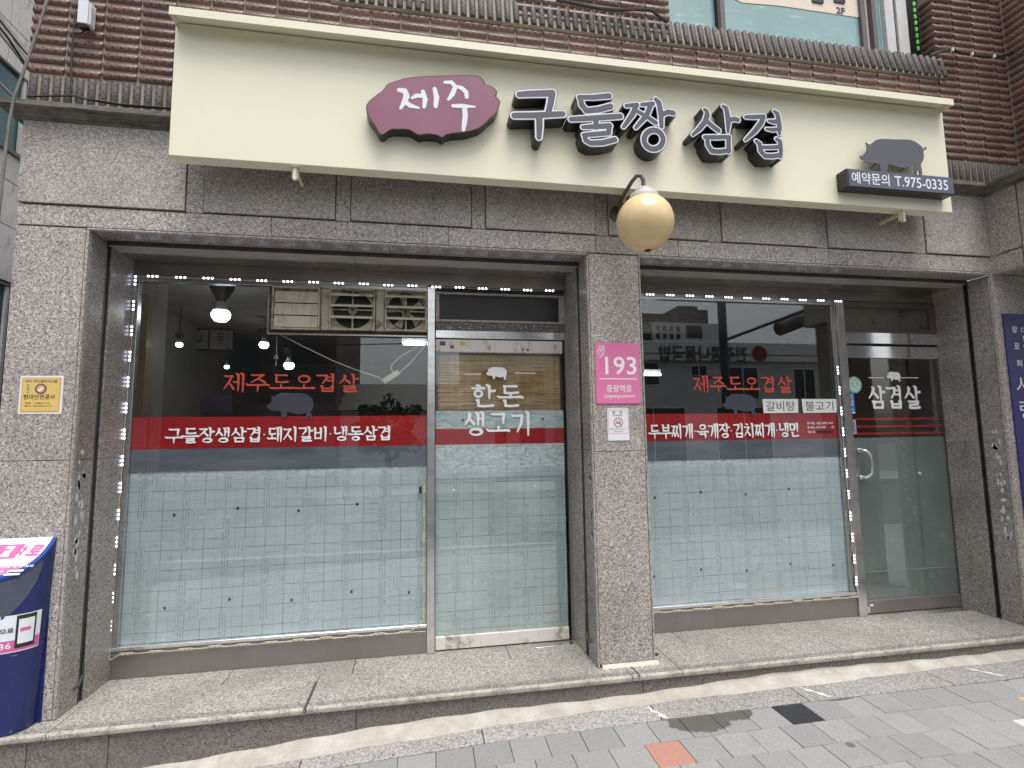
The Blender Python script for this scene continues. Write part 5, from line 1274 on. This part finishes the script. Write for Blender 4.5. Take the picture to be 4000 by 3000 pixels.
# smoky flap under the rim: region of the body surface bounded by a curve
def surf(name, th0, th1, zf0, zf1, off, mat, parent, nx=24, nz=8):
    V=[];F=[]
    for i in range(nx+1):
        th=th0+(th1-th0)*i/nx; a=zf0(th); b=zf1(th)
        for j in range(nz+1): V.append(bpt(th,a+(b-a)*j/nz,off))
    for i in range(nx):
        for j in range(nz): q_=i*(nz+1)+j; F.append((q_,q_+1,q_+nz+2,q_+nz+1))
    return MB().add(V,F).build(name,mat,parent,smooth=True,fix=False)
def rimz(th): x,y,_=bpt(th,.9); return ztop(y)-.018
thA=.30
surf('smoky_flap',thA,PI-thA,lambda th:rimz(th)-.19*max(0,math.sin(PI*(th-thA)/(PI-2*thA)))**.6-.03,rimz,.002,M_flap,nr)
st2=surf('phone_sticker',.19,PI-.19,lambda th:.418,lambda th:.608,.002,M_wt,nr)
surf('pink_strip',.20,PI-.20,lambda th:.424,lambda th:.480,.003,M_pk,st2)
def arc(th): return None
# phone print near the right end
def surfquad(name,ta,tb,z0,z1,off,mat): return surf(name,ta,tb,lambda th:z0,lambda th:z1,off,mat,st2,6,2)
surfquad('phone_print',.33,.79,.437,.603,.004,M_boxdark); surfquad('phone_screen',.38,.74,.458,.583,.005,M_wt); surfquad('phone_logo',.46,.70,.520,.537,.006,M_pk)
def surf_text(body,ta,tb,z0,z1,off,mat):
    v,f=text_mesh(body,.02,3); xs=[p[0] for p in v]; ys=[p[1] for p in v]; a,b,c,d=min(xs),max(xs),min(ys),max(ys)
    P=[bpt(ta+(tb-ta)*(p[0]-a)/(b-a),z0+(z1-z0)*(p[1]-c)/(d-c),off) for p in v]
    MB().add(P,f).build('lettering',mat,st2,fix=False)
surf_text('폰으로',1.22,.83,.520,.545,.0045,M_boxdark); surf_text('1236',1.28,.86,.440,.470,.0045,M_wt)
for th,z in ((.26,.014),(.68,.018)):
    p=bpt(th,z,.002); MB().lathe([(.008,0),(.008,-.003),(.004,-.004)],(p[0],p[1]+.001,p[2]),axis='y',n=10).build('rivet',M_guide,nr)
p=bpt(.80,.395,.001); MB().hexa([(p[0]-.03,p[1]-.004,.395),(p[0]+.02,p[1]+.002,.398),(p[0]+.02,p[1]+.006,.398),(p[0]-.03,p[1]+.0,.395),(p[0]-.03,p[1]-.004,.403),(p[0]+.02,p[1]+.002,.406),(p[0]+.02,p[1]+.006,.406),(p[0]-.03,p[1],.403)]).build('slot_lip',M_flap,nr)

# ================================================================== LED DRIVER AND CABLES
dr = thing('led_driver','silver finned power supply hung on the brick wall at the top left','power supply',(-2.0,-.06,4.1))
A,B = zo(0,0,690,15,-.07), zo(0,0,680,205,-.07); Cc,Dd = zo(0,0,800,35,-.04), zo(0,0,790,245,-.04)
MB().hexa([(A.x,-.085,B.z),(A.x+.055,-.085,B.z-.004),(A.x+.065,-.03,B.z-.01),(A.x,-.03,B.z-.004),(A.x,-.085,A.z+.01),(A.x+.055,-.085,A.z+.006),(A.x+.065,-.03,A.z+.0),(A.x,-.03,A.z+.006)]).build('case', plain('silver_case',(.66,.66,.70,1),.3,.5,.05), dr, bevel=.002)
for i in range(4): box('fin',A.x+.058+.0,A.x+.070,-.078+.013*i,-.074+.013*i,B.z,A.z-.005,M_pvc,dr,0)
box('end_cap',A.x+.004,A.x+.05,-.075,-.04,B.z-.022,B.z-.005,M_rubber,dr,.002)
def cable(name,pts,r,mat,lab,cat='cable'):
    mb=MB().tube(pts,r,6); o=mb.build(name,mat,None,smooth=True); tag(o,lab,cat); return o
cable('cable',[zo(0,0,u,v,-.05) for u,v in ((680,205),(640,225),(650,280),(690,290),(735,270),(735,225))]+[],.004,M_rubber,'short black loop hanging below the silver power supply')
cable('cable',[zo(0,0,u,v,-.03) for u,v in ((655,100),(645,250),(625,400),(618,550),(612,680),(630,780),(650,822))],.005,M_rubber,'black lead running down the bricks from the power supply')
cable('cable',[zo(0,0,u,v,-.06) for u,v in ((235,835),(400,830),(640,828),(700,850),(850,870),(1050,902),(1480,935),(1700,950))],.005,M_rubber,'black cable lying along the left cornice into the signboard')
cable('cable',[zo(0,0,u,v,-.055) for u,v in ((650,822),(760,858),(900,885),(1100,918),(1480,940))],.006,M_rubber,'second black cable sagging under the first along the left cornice')
cable('conduit',[on(x,y,-.14) for x,y in ((190,-40),(184,0),(160,80),(110,230),(55,380),(38,470),(20,600),(5,740),(-8,860))],.008,M_greyc,'slanting grey conduit past the left end of the cornice')
for i,(a,b,c,r) in enumerate((((-30,30),(60,150),(112,215),.016),((-30,60),(40,150),(106,250),.022),((-30,90),(45,185),(104,262),.012),((-30,290),(20,345),(52,378),.010))):
    cable('overhead_cable',[on(x,y,.34) for x,y in (a,((a[0]+b[0])/2,(a[1]+b[1])/2+2),b,((b[0]+c[0])/2,(b[1]+c[1])/2),c,(c[0]+60,c[1]+64))],r*.8,M_rubber,['upper of the black cables crossing in front of the neighbouring tiled wall','thickest black cable bundle in front of the neighbouring tiled wall','thin black cable just below the thick bundle by the neighbouring wall','lowest black cable crossing the teal window next door'][i])
rr = random.Random(5)
mb=MB()
for k in range(4):
    pts=[]
    for (u,v) in ((1400,480),(1480,448),(1590,430),(1680,460),(1760,470),(1850,492),(1950,490),(2040,478),(2110,455),(2212,425)):
        pts.append(zo(3000,0,u+rr.uniform(-4,4),v+rr.uniform(-9,9),-.07))
    mb.tube(pts,.0065,6)
o=mb.build('cable_bundle',M_rubber,None,smooth=True,fix=False); tag(o,'bundle of black cables with white ties crossing the bricks at the upper right','cable')
for u,v in ((1590,432),(1760,468),(1950,488)):
    q_=zo(3000,0,u,v,-.078); MB().box(q_.x-.006,q_.x+.006,-.09,-.062,q_.z-.014,q_.z+.012).build('cable_tie',M_wv,o)
mb=MB()
for k in range(3): mb.tube([zo(2000,0,u,v+k*7,-.06) for u,v in ((380,-5),(480,10),(620,40),(760,65),(900,78),(1080,75),(1200,80),(1290,150),(1335,185))],.006,6)
o=mb.build('cable_bundle',M_rubber,None,smooth=True,fix=False); tag(o,'black cables drooping across the brick pier between the upstairs windows','cable')
# fallen scrap by the pillar foot
db=MB().prism([(1.565,.0),(1.60,.0),(1.62,.012),(1.585,.018),(1.572,.045),(1.562,.05)],.10,.115).build('dry_leaf',plain('brown_leaf',(.10,.03,.015,1),.7),None); tag(db,'crumpled dark brown dry leaf by the foot of the middle pillar','dry leaf')

# ================================================================== NEIGHBOUR ON THE LEFT
nbh = thing('neighbour_building','pale tiled side wall of the neighbouring building with teal strip windows','building',(-3.2,2,0))
M_nt = dirty('pale_wall_tile',(.72,.68,.67,1),(.58,.54,.53,1),.6,5,.6)
MB().box(-3.3,-2.93,-.2,5,-.4,9).build('wall',M_joint,nbh,fix=False)
zr=[.0,.62,1.24,1.86]; zs_n=[(.12,.43),(.43,.74),(.74,1.05),(1.05,1.36),(1.36,1.67),(2.66,3.06),(3.06,3.385),(3.385,3.60),(4.20-.0,4.52),(4.52,4.84),(4.84,5.16),(5.16,5.5)]
tm={}
for z0,z1 in zs_n:
    for j in range(5):
        y0=.02+.42*j; key=round(z1-z0,3)
        if key not in tm: tm[key]=MB().box(-2.93,-2.915,.002,.416,.002,z1-z0-.004).mesh('wall_tile',bevel=.002)
        inst('wall_tile',tm[key],(0,y0-.2,z0),nbh,mat=M_nt)
for z0,z1 in ((1.70,2.62),(3.61,4.19)):
    box('pane',-2.925,-2.920,-.2,1.9,z0,z1,M_teald,nbh,0)
    for y in (.33,.80,1.3): box('window_bar',-2.918,-2.90,y,y+.03,z0,z1,M_pvc,nbh,.002)
    box('window_frame',-2.918,-2.895,-.2,1.9,z1-.0,z1+.02,M_brf,nbh,.002); box('window_frame',-2.918,-2.89,-.2,1.9,z0-.03,z0,M_brf,nbh,.002)

# ================================================================== ACROSS THE STREET (mirrored in the glass)
M_ow = plain('far_white_wall',(.86,.85,.82,1),.7,0,.06,.6); M_ow2 = plain('far_grey_wall',(.62,.62,.60,1),.7,0,.08,.6); M_od = plain('far_dark',(.035,.04,.045,1),.3); M_obr = plain('far_brown',(.10,.085,.08,1),.6)
ob = thing('restaurant_building','low white building across the street, mirrored in the right window','building',(12.5,-18,-.3))
box('wall',7.5,17.6,-22,-16.0,-.3,4.58,M_ow2,ob,0); box('fascia',7.3,17.8,-22.2,-15.75,4.60,5.42,M_ow,ob,.02); box('fascia_line',7.3,17.8,-15.80,-15.742,4.86,4.90,M_obr,ob,0)
def oppwin(x0,x1,z0,z1):
    f=box('window',x0-.06,x1+.06,-16.02,-15.96,z0-.06,z1+.06,M_ow,ob,0); box('pane',x0,(x0+x1)/2-.03,-15.959,-15.95,z0,z1,M_od,f,0); box('pane',(x0+x1)/2+.03,x1,-15.959,-15.95,z0,z1,M_od,f,0)
for x0,x1,z0,z1 in ((8.6,9.9,3.6,4.5),(11.4,12.1,4.0,4.4),(13.1,14.5,3.0,4.35),(16.3,17.3,3.0,4.3),(8.2,11,.3,2.6),(12.5,15,.3,2.6)): oppwin(x0,x1,z0,z1)
v,f=text_mesh('전주콩나물국밥',.02,3); a_=min(p[0] for p in v); b_=max(p[0] for p in v)
MB().add([(13.9-(p[0]-a_)/(b_-a_)*4.1,-15.70,4.62+p[1]*.72) for p in v],f).build('lettering',M_obr,ob,fix=False)
MB().lathe([(.34,0),(.34,.06)],(14.5,-15.76,4.93),axis='y',n=24).build('round_logo',plain('far_red',(.25,.03,.03,1),.5),ob)
ht = thing('hotel_building','distant white and brown hotel with square windows mirrored in the right window','building',(34,-62,0))
box('wall',30.3,39.8,-75,-59,-.3,16.3,M_ow,ht,0); box('crown',34.2,37.0,-66,-59.3,16.3,18.7,M_obr,ht,0); box('crown_side',30.3,34.2,-66,-62,16.3,18.2,M_obr,ht,0); box('side_block',28.5,30.2,-70,-59.5,-.3,17.6,M_od,ht,0); box('roof_box',37.1,38.6,-64,-59.5,16.3,18.3,M_obr,ht,0)
for i in range(4):
    for j in range(4): x=30.7+i*.95; z=12.1+j*1.02; box('window',x,x+.55,-58.98,-58.95,z,z+.68,M_od,ht,0)
box('window',35.0,37.3,-58.98,-58.95,14.3,16.0,M_od,ht,0)
v,f=text_mesh('CARLTON TERRACE',.01,3); a_=min(p[0] for p in v); b_=max(p[0] for p in v)
MB().add([(36.9-(p[0]-a_)/(b_-a_)*2.6,-58.94-.35,17.7+p[1]*.42) for p in v],f).build('lettering',M_ow,ht,fix=False)
tp = thing('traffic_signal','dark traffic signal on a long arm, mirrored in the right window','traffic light',(7.9,-8.6,-.5))
MB().tube([(7.9,-8,-.5),(7.9,-8,6.5)],.11,12).build('pole',M_od,tp,smooth=True); MB().tube([(7.9,-8,3.95),(10.6,-8,4.92)],.045,8).build('arm',M_od,tp,smooth=True)
MB().tube([(9.55,-8,4.30),(10.45,-8,4.62)],.19,12).build('signal_head',M_obr,tp,smooth=True); MB().tube([(9.9,-8,4.66),(9.8,-8,4.42)],.02,6).build('hanger',M_od,tp); MB().tube([(10.45,-8,4.86),(10.42,-8,4.66)],.02,6).build('hanger',M_od,tp)
MB().tube([(7.9,-8,2.95),(7.0,-8,2.98)],.03,6).build('sign_arm',M_od,tp)
db2 = thing('dark_building','tall dark building across the street left of the shop','building',(-9,-19,0)); box('wall',-16,-3.1,-24,-16,-.3,9.5,plain('far_brick',(.13,.10,.09,1),.8),db2,0)
for i in range(6):
    for j in range(3): box('window',-15+2*i,-13.8+2*i,-15.99,-15.95,.8+3*j,2.3+3*j,M_od,db2,0)
lb = thing('low_house','low house with a pitched roof across the street, mirrored in the left window','house',(0,-19,0)); box('wall',-3.0,3.0,-22,-16.5,-.3,2.6,M_ow2,lb,0)
MB().prism_x([(-22.4,2.6),(-16.2,2.6),(-19.2,3.9)],-3.05,3.2).build('roof',M_obr,lb)
tb = thing('tall_block','grey block across the street behind the low house','building',(5,-26,0)); box('wall',2.6,7.2,-30,-22,-.3,8.5,M_ow2,tb,0)
for i in range(2):
    for j in range(3): box('window',3.1+2*i,4.4+2*i,-21.99,-21.95,1+2.6*j,2.3+2.6*j,M_od,tb,0)
# street tree
def tree(x,y,h,lab,seed):
    T=thing('street_tree',lab,'tree',(x,y,-.3)); rt=random.Random(seed)
    MB().tube([(x,y,-.3),(x+.05,y,h*.35),(x-.05,y+.1,h*.6),(x,y,h*.8)],[.12,.10,.07,.03],8).build('trunk',M_obr,T,smooth=True)
    mb=MB()
    for i in range(1500):
        r=Vector((rt.gauss(0,1),rt.gauss(0,1),rt.gauss(0,1))).normalized()*rt.uniform(.5,1)**.5; k_=.75+.35*math.sin(r.x*5+seed)*math.cos(r.z*6); c0=Vector((x+r.x*1.2*k_,y+r.y*1.2*k_,h*.72+r.z*1.1*k_)); s_=.09
        a=Vector((rt.uniform(-1,1),rt.uniform(-1,1),rt.uniform(-1,1))).normalized()*s_; b=a.cross(Vector((rt.uniform(-1,1),rt.uniform(-1,1),rt.uniform(-1,1)))).normalized()*s_
        mb.add([c0-a,c0+b,c0+a,c0-b],[(0,1,2,3)])
    o=mb.build('crown',plain('foliage',(.05,.075,.03,1),.7,0,.3,2),T,fix=False)
tree(-1.0,-12.6,2.5,'small leafy tree across the street mirrored in the left window',1); tree(6.2,-13.0,4.4,'leafy tree beside the low white building across the street',2)
mb=MB()
for k,(z,dy) in enumerate(((5.6,0),(5.3,.3),(5.9,-.3),(5.0,.1),(4.7,.2))): mb.tube([(-14,-12.4+dy,z),(-4,-12.4+dy,z-.35),(3,-12.4+dy,z-.1),(5.2,-12.4+dy,z+.1)],.018,5)
o=mb.build('overhead_cables',M_rubber,None,fix=False); tag(o,'sagging street cables over the far footway, mirrored in the left window','cable')
bpy.data.objects.remove(_TO); bpy.data.curves.remove(_TC)
GROUPS = {'extractor_fan':'extractor fans in a row above the left window','shop_window':'ground floor shop windows','glass_door':'glass doors of the shop','menu_card':'white menu cards on the right window','window_mullion':'stainless posts between windows and doors','pull_sticker':'upright pull stickers on the right door','ceiling_bulb':'round bulbs hanging inside','tube_light':'fluorescent tubes inside','led_string':'LED strings round the shop windows','upstairs_window':'upstairs windows','street_tree':'trees across the street','transom_window':'transoms above the doors','overhead_cable':'black cables beside the neighbouring wall','cable':'black cables on the left brick wall','cable_bundle':'black cable bundles upstairs','wooden_post':'wooden uprights inside'}
for o in bpy.data.objects:
    k = o.name.split('.')[0]
    if o.parent is None and k in GROUPS and 'category' in o: o['group'] = GROUPS[k]
print('objects', len(bpy.data.objects), 'tris', sum(len(m.loops) for m in bpy.data.meshes))
